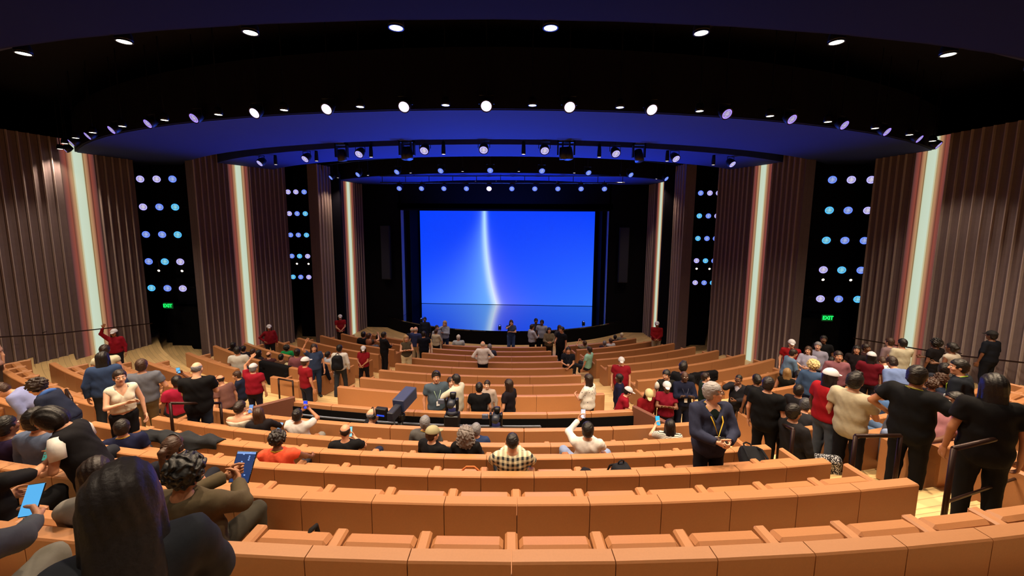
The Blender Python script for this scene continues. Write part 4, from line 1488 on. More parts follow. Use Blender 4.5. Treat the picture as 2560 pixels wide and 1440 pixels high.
# ------------------------------------------------------------------ the audience
RED, NAVY, BLK, WHT, CRM = '7a101c', '171c33', '121216', 'c9c9cc', 'b9ac98'
HB, HD, HN, HG, HW, HY = '120d0c', '241611', '3a2418', '6f6f74', 'c9c6c0', 'a88a5c'   # hair: black, dark brown, brown, grey, white, blonde
CAPW, CAPC = ('cap', 'bcbdc4'), ('cap', 'b9ac80')
Y1 = ('c8a21e', 0); YB = ('c8a21e', 1); G1 = ('8fae9a', 1)
A = 'auto'
PEOPLE = [
 # label, x, y(head top), where ('s' stands at free spot / ('s',R) / row radius or 'auto' = seated), facing, skin, top, bottom, hair, hair colour, extras
 ('person with very long dark hair in a charcoal sweater, watch on wrist, seated nearest', 292, 1174, 29.75, 4, 'm', '3c4048', '2a2c33', 'vlong', '3a3535', dict(res='n', fem=1, sleeve='long', fit='loose', head=(0, 22, 0), ra=((.20, .30, 1.02), 'relax', (.5, -.7, -.4)), la='lap', hs=1.08, bw=.86, id='watch', fix=1)),
 ('person with long dark brown hair and pale collar beside the curly haired man', 232, 1148, 28.4, 8, 'm', '8c8781', '1c1d22', 'vlong', '231815', dict(res='n', fem=1, sleeve='long', head=(0, 18, 0), ra='lap', la='lap')),
 ('person with black curly hair in an olive jacket holding a tablet', 458, 1136, 28.4, 38, 'm', '4c4231', '3a362e', 'curly', '0d0b0c', dict(res='n', sleeve='long', fit='jacket', bw=1.05, head=(0, 24, 0), ra=((.10, .40, 1.22), 'grip', (.8, -.2, -.6)), la=((.02, .44, 1.24), 'grip', (.7, -.1, -.5)), id='tablet')),
 ('person in black at the left edge holding a phone with a green screen', -90, 1120, 27.4, 40, 'l', '151518', '0e0e12', 'long', HB, dict(res='n', sleeve='elbow', ra=((.14, .48, 1.22), 'grip', (.7, -.2, -.6)), la='lap', id='greenphone', lan=('30343a', 1))),
 ('person in grey trousers at the bottom left corner holding up a blue lit phone', -330, 1235, 29.75, 25, 'l', '50545c', '77746c', 'short', HD, dict(res='n', sleeve='long', ra=((.22, .52, 1.10), 'grip', (.7, -.2, -.6)), spread=.16, id='bluephone', fix=1)),
 ('bearded person with glasses in a navy sweater seen in profile', 132, 1022, 26.5, 72, 'l', '1f3148', '22242c', 'short', HN, dict(res='n', sleeve='long', glasses=1, bw=1.12, lean=14, ra='rest', la='rest')),
 ('person with dark hair and grey blue collar just behind the man in glasses', 88, 1020, 25.6, 50, 'l', '5b6884', '22242c', 'short', HB, dict(res='m', sleeve='long')),
 ('person with dark hair at the left edge, face tinted violet', 8, 1042, 26.5, 60, 'd', '2b2140', '1a1a22', 'short', HB, dict(res='n', sleeve='long')),
 ('person with long dark hair in profile wearing a beige top, seated in the left rows', 160, 1078, 27.4, 66, 'l', 'a58f84', '1b1c24', 'long', HD, dict(res='n', fem=1, sleeve='long', head=(-10, 8, 0), ra='lap', la='lap')),
 ('person in a navy polo with yellow lanyard seen from behind', 302, 1050, 26.5, 8, 'l', '191d3a', '22242c', 'short', '1d1512', dict(res='n', bw=1.15, lan=Y1, hs=1.02)),
 ('person with brown hair and headphones in a dark top with pale blue marks', 428, 1093, 27.4, 22, 'p', '23242e', '1b1c24', 'pony', HN, dict(res='n', fem=1, phones=1, head=(-15, 10, 0), lan=('8cbce8', 0))),
 ('person standing in a grey short sleeved shirt and khaki trousers', 352, 898, ('s', 24.3), 15, 'l', '5d606c', '5a4a32', 'short', HN, dict(res='n', bw=1.1, ra=((.24, .22, 1.02), 'relax', (.6, -.8, 0)), fit='loose', hem=.92)),
 ('bald person standing in a loose black T-shirt and dark jeans', 490, 906, ('s', 24.25), 18, 'p', '0c0c10', '1c2535', 'bald', HG, dict(res='n', bw=1.05, fit='loose', hem=.84, head=(0, 16, 0), ra='front', la='front')),
 ('person in a white sleeveless knit top facing the viewer', 297, 925, ('s', None), 172, 'p', 'cfc8b8', '101015', 'updo', HD, dict(res='n', want=.88, fem=1, bw=.9, sleeve='none', vneck=1, ra='chest', la='down', hem=1.02, lan=('57616a', 0))),
 ('person with long black hair in a denim jacket standing in the left aisle', 254, 880, ('s', 22.8), 15, 'm', '2b3c5e', '20242c', 'vlong', HB, dict(res='m', fem=1, sleeve='long', fit='jacket')),
 ('staff person in red and white cap pointing by the near left fluted wall', 284, 822, ('s', 21.0), 200, 'm', '7d1020', '1c1c22', 'long', HD, dict(res='m', fem=1, cap=CAPW, ra='up', sleeve='long')),
 ('person with dark hair and white overall straps below the pointing staff member', 260, 862, ('s', 22.3), 10, 'l', 'b9b49c', '2a2c38', 'short', HD, dict(res='m', fem=1, sleeve='cap')),
 ('person with a dark bob in a black vest over a white T-shirt, leaning forward', 108, 932, ('s', 23.3), -60, 'l', '17161a', '15151a', 'bob', HB, dict(res='n', fem=1, lean=22, head=(0, 20, 0), ra='front', la='front', hem=.9, sleeve='none', under='cfccc9')),
 ('person with dark hair and a blue scarf bending forward near the left wall', 82, 892, ('s', 22.6), -60, 'l', '20263a', '1c2438', 'curly', HD, dict(res='m', fem=1, lean=30, sleeve='long', scarf='3f62a8', ra='front', la='front')),
 ('person in a lavender blue shirt bending at the left edge', -8, 905, ('s', 23.0), -70, 'l', '7e86b4', '5d574c', 'short', HN, dict(res='m', lean=50, sleeve='long', ra='front', la='front')),
 ('person with a pink arm at the left edge by the wall', -45, 838, ('s', 22.2), -40, 'p', 'a8857a', '40362e', 'short', HN, dict(res='m', lean=10)),
 ('bearded person in a navy polo with yellow lanyard looking left at a laptop', 592, 928, 22.0, -75, 'l', '1a2036', '14161f', 'short', HN, dict(res='m', bw=1.1, lan=YB, lean=10, ra='lap', la='lap', id='laptop')),
 ('balding person half hidden behind the black T-shirt, left block', 550, 938, 22.0, -40, 'l', '6c4a44', '22242c', 'bald', HD, dict(res='m', lean=15)),
 ('person raising a small blue phone in the left block', 440, 940, 22.0, -20, 'd', '9a1c3a', '22242c', 'short', HB, dict(res='m', ra=((.22, .30, 1.62), 'grip', (.8, .1, -.5)), id='tinyphone')),
 ('staff person in a red polo and white cap pointing up, beside the platform side wall', 632, 908, ('s', 22.0), 30, 'l', '821022', '1a1622', 'short', HG, dict(res='m', bw=1.2, cap=CAPW, la=((.10, .12, 1.86), 'flat', (.9, .2, .1)), ra='down', fit='loose')),
 ('person in a white tank top wearing a face mask and reading a phone', 598, 1003, 24.7, 25, 'p', 'b9b2a4', '22242c', 'updo', HD, dict(res='n', fem=1, mask=1, sleeve='none', neck=1.40, head=(-10, 18, 0), la='phone', ra='lap', id='p1')),
 ('person with long brown hair in a dark top holding a blue phone', 645, 1020, 24.7, 12, 'l', '1e1a1e', '22242c', 'long', HN, dict(res='m', fem=1, sleeve='long', ra='rest', id='p2')),
 ('person in a white ruffled top raising a phone to photograph the stage', 742, 1020, 24.7, 18, 'm', 'c0bcbc', '807c78', 'bun', HB, dict(res='n', fem=1, ra=((.10, .38, 1.50), 'grip', (.8, .1, -.5)), la=((.04, .38, 1.48), 'grip', (.8, .1, -.5)), id='p3', spread=.2)),
 ('person in a coral sleeveless shirt with yellow lanyard', 692, 1073, 26.5, 22, 'd', 'e0583c', '2a2a33', 'curly', '1a1312', dict(res='n', sleeve='cap', lan=Y1, head=(0, 18, 0), ra='rest', la='lap', hs=.9, id='p4')),
 ('balding person in a black T-shirt reading a pale phone', 862, 1062, 25.6, 14, 'l', '131316', '1e2238', 'bald', HD, dict(res='n', head=(0, 14, 0), ra='phone', spread=.35, id='p5', phones=0)),
 ('person with grey hair in a grey jacket and yellow lanyard', 1062, 1040, 24.7, 6, 'l', '4d4c4c', '2c2c31', 'short', HG, dict(res='n', sleeve='long', fit='jacket', lan=Y1)),
 ('person in a khaki cap and black T-shirt turned to the right', 1080, 1064, 25.6, 40, 'p', '0f0f12', '1c1e26', 'short', HN, dict(res='n', cap=('cap', '8f8a6a'), head=(-22, 6, 0), bw=1.1, ra=((.34, .36, 1.08), 'relax', (.6, -.5, 0)))),
 ('person with curly grey hair in a black top and green lanyard', 1164, 1064, 25.6, 6, 'p', '131214', '1c1c22', 'curlylong', '6d6562', dict(res='n', fem=1, sleeve='elbow', bw=1.1, lan=('7ac23a', 0), vneck=0, hs=1.02)),
 ('person in a blue denim jacket hidden behind the curly grey hair', 1190, 1076, 24.7, 6, 'l', '27375c', '22242c', 'short', HG, dict(res='m', fix=1, sleeve='long')),
 ('person with buzzed dark hair in a cream and black plaid shirt', 1281, 1083, 26.5, 0, 'l', 'plaid', '22242c', 'buzz', '171314', dict(res='n', sleeve='long', fit='loose', ra='phone', la='phone')),
 ('person with black hair in a white shirt holding up a phone', 1470, 1056, 25.6, -4, 'l', 'cfcbc8', '7f8fb4', 'short', HB, dict(res='n', sleeve='long', la=((.12, .42, 1.50), 'grip', (.8, .1, -.5)), ra='phone', spread=.26, id='p6')),
 ('person with long dark hair in a striped T-shirt reading a blue phone', 1676, 1050, 24.7, -8, 'p', 'stripe', '4f6d90', 'long', '120b10', dict(res='n', fem=1, la=((.22, .40, 1.30), 'grip', (.7, -.1, -.6)), ra='lap', spread=.26, id='p7')),
 ('camera operator person in black with headphones', 930, 1022, ('s', 23.2), 75, 'p', '17171b', '14141a', 'bald', HG, dict(res='m', phones=1, glasses=1, z0=.82, H=1.7, fit='jacket', sleeve='long', ra='front', la='front')),
 # the cross aisle and centre block
 ('person in a blue grey T-shirt with a badge, facing the viewer by the largest camera', 1090, 926, ('s', 21.85), 170, 'l', '42505e', '6b5138', 'quiff', HB, dict(res='m', lan=G1, ra='down', la='down', head=(-8, 0, 0))),
 ('person in a loose white shirt reaching left with one arm', 1140, 936, ('s', 21.7), -55, 'l', 'c2bfb0', '1c2a33', 'short', HB, dict(res='m', sleeve='long', fit='loose', ra='front', la='out', hem=.85)),
 ('person with long dark hair behind the one in the loose white shirt', 1126, 944, ('s', 21.3), 160, 'p', 'b58a84', '9a9488', 'long', HD, dict(res='m', fem=1, sleeve='long')),
 ('person in a black T-shirt seen from behind at the low leather wall', 1198, 957, ('s', 21.9), 2, 'l', '0b0c10', '14141a', 'short', HB, dict(res='m', bw=1.08)),
 ('person with a beige sleeve hidden behind the black T-shirt', 1218, 966, ('s', 21.3), 190, 'p', 'a3948c', '40383a', 'short', HD, dict(res='m', sleeve='long', fixs=1)),
 ('person with long dark hair in a short black dress, turned left', 1272, 949, ('s', 21.8), -55, 'l', '17121a', '111115', 'long', HD, dict(res='m', fem=1, ra='down', la='down')),
 ('person in a white print blouse and black skirt with very long hair', 1472, 936, ('s', 21.6), -60, 'l', 'floral', '191419', 'vlong', HD, dict(res='m', fem=1, bw=1.1, skirt=1, la='front', ra='down', sleeve='elbow')),
 ('staff person in a red polo and white cap standing in the left aisle, hands together', 908, 864, ('s', 18.0), 205, 'm', RED, '14121a', 'long', HD, dict(res='m', fem=1, bw=1.12, cap=CAPW, ra='clasp', la='clasp', stance=.14, head=(20, 10, 0), shoemat='w')),
 ('person in a white shirt carrying a black backpack', 848, 862, ('s', 17.7), 20, 'd', 'c2c0bd', '2c3038', 'short', HB, dict(res='m', sleeve='long', stance=.2, id='pack')),
 ('staff person in a red polo and white cap leaning on the short bench', 762, 892, ('s', 20.0), 60, 'l', RED, '191d2c', 'short', HN, dict(res='m', cap=CAPW, ra='down', la='down')),
 ('staff person with long hair in red by the second fluted wall', 672, 811, ('s', 16.9), 178, 'm', '71101c', '1c1c22', 'long', HD, dict(res='m', fem=1, cap=CAPW, sleeve='long', ra='hip', la='down', bw=1.1)),
 ('staff person in a red polo by the farthest left fluted wall, hands folded', 850, 786, ('s', 14.0), 178, 'l', RED, '2a1d1c', 'short', HN, dict(res='m', cap=CAPW, ra='clasp', la='clasp')),
 ('person all in black standing in the left aisle, hands at waist', 959, 830, A + 's', 60, 'm', '0e0f16', '101119', 'short', HB, dict(res='f', sleeve='long', ra='front', la='front')),
 ('blonde person in cream wide trousers with folded arms', 1015, 838, A + 's', 175, 'p', '4b4538', 'd3c7a3', 'long', HY, dict(res='m', fem=1, ra='chest', la='chest', widelegs=1, sleeve='none')),
 ('balding person in a dark navy jacket near the stage, seen from behind', 1030, 818, A + 's', 20, 'p', '1a1f30', '14151d', 'bald', HW, dict(res='f', sleeve='long')),
 ('person in a blue shirt and pale trousers behind the balding one', 1039, 817, ('s', 14.6), 30, 'p', '2a3560', 'a59a84', 'bald', HW, dict(res='f')),
 ('person in a black shirt standing with back turned near the stage', 1059, 828, ('s', 15.0), 10, 'l', '0c1020', '15161c', 'short', HB, dict(res='f', bw=1.1)),
 ('person in a pale shirt standing below the stage edge', 1092, 813, ('s', 12.6), 150, 'l', '8f95a6', '8c8478', 'short', HD, dict(res='f', sleeve='long')),
 ('person in a cream blouse and dark trousers near the stage', 1090, 823, ('s', 13.5), 30, 'p', 'b8b29c', '14151c', 'short', HN, dict(res='f', fem=1, sleeve='long', ra='front', la='front')),
 ('person in a pale blouse and blue jeans raising an arm to the brow', 1112, 802, ('s', 12.2), 200, 'p', '8c98b0', '1e2d52', 'long', HY, dict(res='f', fem=1, sleeve='long', ra='face', la='chest')),
 ('dark clothed person standing against the lower left corner of the screen', 1062, 793, ('s', 11.6), 190, 'd', '1b2230', '262b38', 'short', HB, dict(res='f', sleeve='long')),
 ('person with white hair seated in the front row, centre block', 1146, 837, 13.16, 0, 'p', 'aab8c0', '3a3f4c', 'short', HW, dict(res='f', bw=1.15)),
 ('bald person in a white shirt standing with back turned among the centre rows', 1207, 853, ('s', 16.8), 0, 'p', 'c6c2c4', '15131a', 'bald', HW, dict(res='m', sleeve='long', bw=1.05, ra='hip', la='hip')),
 ('grey haired person seated beside the bald one in white', 1224, 860, 15.26, 0, 'p', '32364a', '22242c', 'short', HG, dict(res='f')),
 ('person in a blue blouse and wide jeans alone before the screen', 1278, 800, ('s', 11.5), 180, 'p', '3a4a70', '40588c', 'long', HN, dict(res='f', fem=1, ra='face', la='chest', widelegs=1)),
 ('person in a white shirt in the group right of the stage centre', 1330, 811, ('s', 12.4), 60, 'l', 'a8b0c2', '14151c', 'short', HD, dict(res='f', sleeve='long', ra='front')),
 ('tall dark person behind the white shirt near the stage', 1340, 796, ('s', 11.6), 170, 'd', '2a2e3c', '181a22', 'short', HB, dict(res='f', sleeve='long')),
 ('person with short hair in a white top and black trousers near the stage', 1355, 800, ('s', 11.9), 190, 'd', '8b92a4', '0f1016', 'short', HB, dict(res='f')),
 ('person in a headscarf and tan cardigan near the stage', 1373, 819, ('s', 13.0), 175, 'p', '6a604e', '2a241f', 'long', '0b0b10', dict(res='f', fem=1, sleeve='long', ra='front', la='front')),
 ('person in grey next to the black clothed one near the stage', 1399, 813, ('s', 12.6), 150, 'l', '363640', '101116', 'long', HN, dict(res='f', fem=1)),
 ('tall person all in black at the head of the right aisle', 1405, 817, ('s', 13.9), -130, 'l', '0b0d16', '0b0c12', 'short', HB, dict(res='f', bw=1.1, ra='front', la='down')),
 ('person in a black shirt and tan trousers standing in the right aisle', 1421, 868, ('s', 17.2), 178, 'l', '10131e', '8b6c48', 'short', HB, dict(res='m', bw=1.1, ra='front', la='clasp', lan=('10131e', 1))),
 ('seated person with arms raised photographing, right block front', 1462, 852, 13.16, -40, 'l', '6b6454', '22242c', 'short', HN, dict(res='f', la='photo', ra='photo', lean=-14)),
 ('seated person in a mint shirt with legs stretched, right block', 1474, 867, 14.21, -60, 'l', '8fc4b6', '22242c', 'short', HD, dict(res='f', ra='rest')),
 ('small grey haired person in the right front rows', 1512, 852, 14.21, 10, 'p', '2a2433', '22242c', 'short', HG, dict(res='f')),
 ('person in a white T-shirt seated in the right front rows', 1527, 846, 14.21, -30, 'l', 'c2c6d0', '22242c', 'short', HN, dict(res='f')),
 ('dark haired person in the first right row', 1538, 838, 13.16, 0, 'm', '16161e', '22242c', 'short', HB, dict(res='f')),
 ('pale haired person in the first right row', 1555, 832, 13.16, 10, 'p', '706c60', '22242c', 'short', 'c8bfa0', dict(res='f')),
 ('staff person in a red jacket and white cap by the farthest right wall', 1643, 803, ('s', 14.6), 178, 'm', '7d1018', 'a39a80', 'short', HB, dict(res='m', bw=1.15, cap=CAPW, sleeve='long', ra='clasp', la='clasp')),
 # right aisle and right block
 ('large staff person in a red polo and white cap in the right aisle', 1554, 892, ('s', 19.8), 176, 'p', '7c1020', '1c1a22', 'short', HG, dict(res='m', bw=1.2, cap=CAPW, fit='loose', hem=.82)),
 ('person in a navy jacket seen in profile behind the leaning staff member', 1549, 935, ('s', 21.2), -90, 'k', '141530', '16161d', 'short', HB, dict(res='m', sleeve='long')),
 ('young staff person in red and white cap leaning on the platform wall', 1570, 966, ('s', 21.9), 80, 'p', '841022', '1c1a22', 'short', HB, dict(res='m', fem=1, cap=CAPW, lean=18, ra='front', la='front', H=1.5)),
 ('staff person in red with a cream cap and pale trousers', 1624, 950, ('s', 21.5), 150, 'm', '760e18', 'b9b09c', 'long', HD, dict(res='m', fem=1, cap=CAPC, lean=12, head=(-20, 15, 0), ra='front', la='down')),
 ('staff person in red with a white cap, hands at chest', 1668, 953, ('s', 21.7), 172, 'd', '760f26', '1f1622', 'short', HB, dict(res='m', fem=1, cap=CAPW, ra='chest', la='chest')),
 ('young person in a black vest with white sleeves', 1667, 925, ('s', 20.3), 165, 'l', '1b1a18', '22242c', 'short', HB, dict(res='m', under='c9c6c0', sleeve='none', head=(-40, 10, 0))),
 ('person with spiky black hair in a black shirt, back turned', 1709, 903, ('s', 19.9), 10, 'm', '0f0f14', '14141a', 'quiff', HB, dict(res='m')),
 ('bald person in a navy shirt with a badge', 1712, 928, ('s', 21.3), 160, 'k', '12162c', '14172a', 'bald', HB, dict(res='m', sleeve='long', ra='chest', la='chest', lan=('30344a', 1))),
 ('person in a dark green sweater looking right', 1764, 931, ('s', 21.9), 75, 'p', '1c2a22', '1c1c22', 'quiff', HD, dict(res='m', sleeve='long', head=(-15, 0, 0))),
 ('person with grey hair and glasses in a dark blue blazer with yellow lanyard', 1782, 956, ('s', 26.05), 150, 'p', '2b2f45', '13141d', 'short', '8d8a8c', dict(res='n', sleeve='long', fit='jacket', glasses=1, lan=YB, head=(75, -4, 0), ra='front', la='front', bw=1.02, vneck=1, under='14211f', topname='blazer', hem=.80, id='p8')),
 ('person with glasses in a dark suit and pale shirt holding a phone', 1848, 937, ('s', 22.6), 200, 'd', '1b1a20', '1f1e22', 'buzz', HB, dict(res='m', sleeve='long', fit='jacket', glasses=1, vneck=1, under='a9a3b4', ra='face', la='front')),
 ('large person in a black T-shirt with back turned, beside the backpack', 1922, 943, ('s', 24.9), 12, 'l', '08090d', '0c0d12', 'short', '1a1416', dict(res='n', bw=1.16, fit='loose', hem=.72, ra='down', la='down')),
 ('person with a blue hair clip behind the large black T-shirt', 1893, 936, ('s', 23.3), -30, 'd', '101016', '101016', 'updo', HB, dict(res='m', fem=1)),
 ('person with long wavy blonde hair seated in the right block', 1969, 921, 22.0, 8, 'l', '15130f', '22242c', 'long', '8a6d44', dict(res='m', fem=1, sleeve='none')),
 ('person in a white tank top with dark tied hair', 1997, 926, 22.0, 5, 'l', 'c6bfb2', '1d2440', 'updo', HB, dict(res='m', fem=1, sleeve='none', neck=1.42)),
 ('person with pale blonde curls in a denim shirt', 2035, 898, ('s', 21.1), 5, 'p', '3c5274', '141a30', 'curly', 'bda875', dict(res='m', fem=1, sleeve='long', H=1.6)),
 ('person in a light blue shirt bent over papers by the right doorway', 1984, 873, ('s', 20.2), 60, 'l', '58708c', '1a1c26', 'short', HD, dict(res='m', sleeve='long', lean=14, ra='front', la='front')),
 ('staff person in red and white cap by the right doorway', 1980, 848, ('s', 19.5), 170, 'p', '841018', '1c1c22', 'short', HG, dict(res='m', cap=CAPW)),
 ('person in a white blouse with loose brown hair by the right doorway', 2022, 866, ('s', 20.0), 190, 'p', '9a9ab2', '1a1c2c', 'long', HN, dict(res='m', fem=1, sleeve='elbow', ra='front', la='front')),
 ('person in a pale striped shirt by the right doorway', 2046, 855, ('s', 19.6), 185, 'p', '87869c', '1c2030', 'short', HG, dict(res='m', sleeve='long', bw=1.1)),
 ('person in black standing inside the right doorway', 2060, 839, ('s', 18.9), 175, 'd', '0e0e12', '101015', 'short', HB, dict(res='m')),
 ('smiling person in a pink shirt beyond the cream cap', 2097, 878, ('s', 20.8), 160, 'l', '7a4e58', '22242c', 'short', HD, dict(res='m', sleeve='long')),
 ('person with dark hair before the right doorway, back turned', 2080, 892, 22.0, 10, 'd', '17171e', '22242c', 'long', HB, dict(res='m', fem=1)),
 ('smiling person in black with long dark hair near the right wall', 2143, 864, ('s', 20.6), 178, 'l', '161014', '1c1c22', 'long', HB, dict(res='m', fem=1)),
 ('person with dark brown hair behind the white capped staff member', 2166, 860, ('s', 20.4), 120, 'd', '2a1518', '1c1c22', 'short', HD, dict(res='m')),
 ('staff person in red and white cap seen from behind, near the right wall', 2180, 879, ('s', 21.2), 5, 'd', '5d0d1c', '1c1c22', 'long', HB, dict(res='m', cap=CAPW)),
 ('person in a white speckled T-shirt leaning over the seats', 2208, 892, ('s', 22.3), -40, 'l', 'floral', '191c2c', 'short', HN, dict(res='m', lean=28, head=(0, 20, 0))),
 ('person in a dusty pink shirt with a backpack strap near the right wall', 2226, 845, ('s', 20.7), -55, 'p', '7f6a70', '2a2228', 'short', HN, dict(res='m', sleeve='long')),
 ('person in a cream T-shirt standing before the right light slot', 2258, 847, ('s', 21.0), -40, 'l', 'b3ad98', '1c1518', 'short', HB, dict(res='m', fit='loose', ra='front')),
 ('person in a light blue shirt behind the speckled T-shirt', 2232, 892, ('s', 22.0), -40, 'l', '6478a8', '191c2c', 'short', HD, dict(res='m', lean=28, sleeve='long')),
 ('person in black with bushy hair walking along the right wall', 2342, 845, ('s', 22.0), -60, 'd', '120f13', '15131a', 'curly', HB, dict(res='m', ra='front')),
 ('person in a white sleeveless dress walking along the right wall', 2382, 857, ('s', 22.4), -60, 'd', 'a19a90', '6b6258', 'updo', HB, dict(res='m', fem=1, dress=1, sleeve='none', ra='front')),
 ('person in dark blue with a black cap high along the right wall', 2482, 826, ('s', 22.6), -60, 'd', '121620', '10131c', 'short', HB, dict(res='m', cap=('cap', '0d0e12'), bw=1.15, sleeve='elbow')),
 ('smiling person in a dark T-shirt with green lanyard', 2402, 899, ('s', 23.7), -75, 'l', '161b24', '1a1c26', 'short', HB, dict(res='n', lan=('9ccf3a', 1), head=(25, 0, 0), lean=6)),
 ('staff person in a red polo, white cap and grey jeans with long dark hair', 2078, 920, ('s', 25.1), 40, 'k', '860e18', '454c58', 'long', '140d10', dict(res='n', fem=1, cap=CAPW, ra='out', la='down', bw=1.03, fit='loose', hem=.92)),
 ('person with black hair in a beige shirt, a hand on the back', 2140, 929, ('s', 25.5), 22, 'l', 'a29a86', '100f15', 'quiff', HB, dict(res='n', sleeve='short', fit='loose', bw=.94, hem=.80, ra='front')),
 ('person in a cream cap seated between the red polo and beige shirt', 2110, 921, 22.9, 170, 'd', '2a2024', '22242c', 'short', HB, dict(res='m', cap=CAPC)),
 ('large person in black with back turned and a yellow green lanyard', 2296, 915, ('s', 26.3), 20, 'm', '0b0c10', '0a0a0e', 'short', '130d0c', dict(res='n', bw=1.02, fit='loose', lan=('8a8a1e', 0), ra=((.38, .14, 1.06), 'relax', (.9, -.3, 0)), la='hip', hem=.8)),
 ('person all in black with long dark hair at the right edge', 2490, 936, ('s', 27.2), -20, 'm', '0b0a0d', '09090c', 'vlong', '0e0a0d', dict(res='n', fem=1, bw=.98, fit='loose', hem=.72, ra='down', la='down')),
 ('person with glasses in a pink shirt and pale jeans, seated turned to the viewer', 2392, 981, 26.5, -130, 'd', '9c6a70', '7c8cb0', 'short', HB, dict(res='n', glasses=1, bw=1.1, ra='lap', la='lap', spread=.2)),
 ('person in a light blue T-shirt with dark hair seated in the right block', 2203, 963, 24.7, -10, 'l', '4a6a9c', '22242c', 'short', HB, dict(res='m')),
 ('person with round glasses facing the viewer in the right block', 2222, 956, 23.8, 160, 'l', '4a2c30', '22242c', 'short', HD, dict(res='m', glasses=1)),
 ('person in a cream top leaning among the right rows', 2275, 968, 24.7, 30, 'l', 'b8a898', '22242c', 'short', HD, dict(res='m', lean=15)),
 ('person with curly brown hair in the right block', 2332, 944, 23.8, 20, 'l', '2a2430', '22242c', 'curly', HN, dict(res='m', fem=1)),
 ('person with curly brown hair and glasses in a striped blue top', 2353, 932, 23.8, -60, 'l', '34405a', '22242c', 'curly', HN, dict(res='m', fem=1)),
 ('person with dark hair in a green grey shirt beside the curly haired ones', 2375, 934, 23.8, 20, 'l', '3a4238', '22242c', 'short', HB, dict(res='m')),
 ('person with short black hair low before the right wall', 2364, 908, 22.9, 20, 'l', '20222c', '22242c', 'short', HB, dict(res='m')),
 ('person with dark hair and grey jacket seated behind the railing post', 2015, 996, 24.7, 20, 'l', '24252b', '22242c', 'short', '3a3a3e', dict(res='m', sleeve='long', lean=12)),
 ('person with black hair and a white collar seated before the railing post', 1998, 962, 23.8, 20, 'm', '1c1b20', '22242c', 'short', HB, dict(res='m', sleeve='long')),
 ('person in black and white speckled trousers with legs raised behind the railing post', 1985, 1010, 25.6, 40, 'l', '1d1c20', 'speckle', 'short', HB, dict(res='m', sleeve='long', spread=.2)),
 ('person with grey blue sleeves reclining in the right block', 2262, 992, 25.6, -60, 'd', '4a4e58', '465a78', 'short', HB, dict(res='m', sleeve='long', lean=-8)),
 ('person in a blue and white striped shirt at the bottom right corner', 2730, 1200, ('s', 28.9), -10, 'l', 'bluestripe', '22242c', 'short', HD, dict(res='n', sleeve='long', fit='loose', la='down', want=.9)),
 # left block, seated
 ('person with long dark hair in the last left row by the wall', 582, 856, 18.41, 40, 'l', '171418', '22242c', 'long', HB, dict(res='f', fem=1)),
 ('person with dark hair in a white top, left block', 593, 866, 18.41, 20, 'l', 'bfc0bb', '22242c', 'short', HB, dict(res='f')),
 ('person with dark hair next to the white top, left block', 608, 865, 18.41, 30, 'l', '1b1a22', '22242c', 'short', HB, dict(res='f', id='q1')),
 ('person leaning in a dark jacket, left block', 631, 872, 18.41, 40, 'l', '201b24', '22242c', 'short', HN, dict(res='f', lean=12)),
 ('person with black hair turned to a neighbour, left block', 646, 877, 18.41, 60, 'm', '241c22', '22242c', 'long', HB, dict(res='f', fem=1)),
 ('balding person in maroon, left block', 671, 880, 18.41, 30, 'l', '3c2024', '22242c', 'bald', HN, dict(res='f')),
 ('person with dark hair in a brown jacket, left block', 702, 885, 18.41, 25, 'l', '4a3326', '22242c', 'short', HB, dict(res='f', sleeve='long')),
 ('person with grey hair in a cream shirt, left block', 728, 890, 18.41, 50, 'p', 'a39a7a', '22242c', 'short', HN, dict(res='f', lean=14, sleeve='long')),
 ('person in a bright green top, left block', 716, 861, 17.36, 20, 'd', '178a4a', '22242c', 'curly', HB, dict(res='f', fem=1)),
 ('person in a dusty rose jacket with a phone, left block', 742, 870, 17.36, 10, 'm', '7a4a54', '22242c', 'bun', HD, dict(res='f', fem=1, sleeve='long')),
 ('person in a blue patterned top raising one hand', 784, 860, ('s', 16.7), 175, 'l', '2c3a58', '20304c', 'long', HD, dict(res='f', fem=1, ra='up', H=1.55)),
 ('person in a navy jacket seated at the aisle, left block', 797, 888, 18.41, 40, 'l', '141a2c', '8f8c86', 'short', HB, dict(res='f', sleeve='long')),
 ('person in a pale T-shirt looking back, left block', 819, 879, 17.36, 60, 'm', 'a8b2c4', '22242c', 'short', HB, dict(res='f', fem=1)),
 ('person in a grey T-shirt seated alone in the left block', 932, 851, 15.26, 10, 'l', '5c6070', '22242c', 'short', HD, dict(res='f')),
 ('dark haired person behind the all black figure, left block', 944, 840, 14.21, 10, 'l', '141419', '22242c', 'long', HB, dict(res='f')),
 ('dark haired person in the first left row', 908, 829, 13.16, 20, 'l', '141419', '22242c', 'short', HB, dict(res='f')),
 ('person photographing from the second left row', 922, 833, 13.16, 60, 'p', '8a5a44', '22242c', 'short', HN, dict(res='f', ra='photo')),
]
INFO = {}
ERR = []
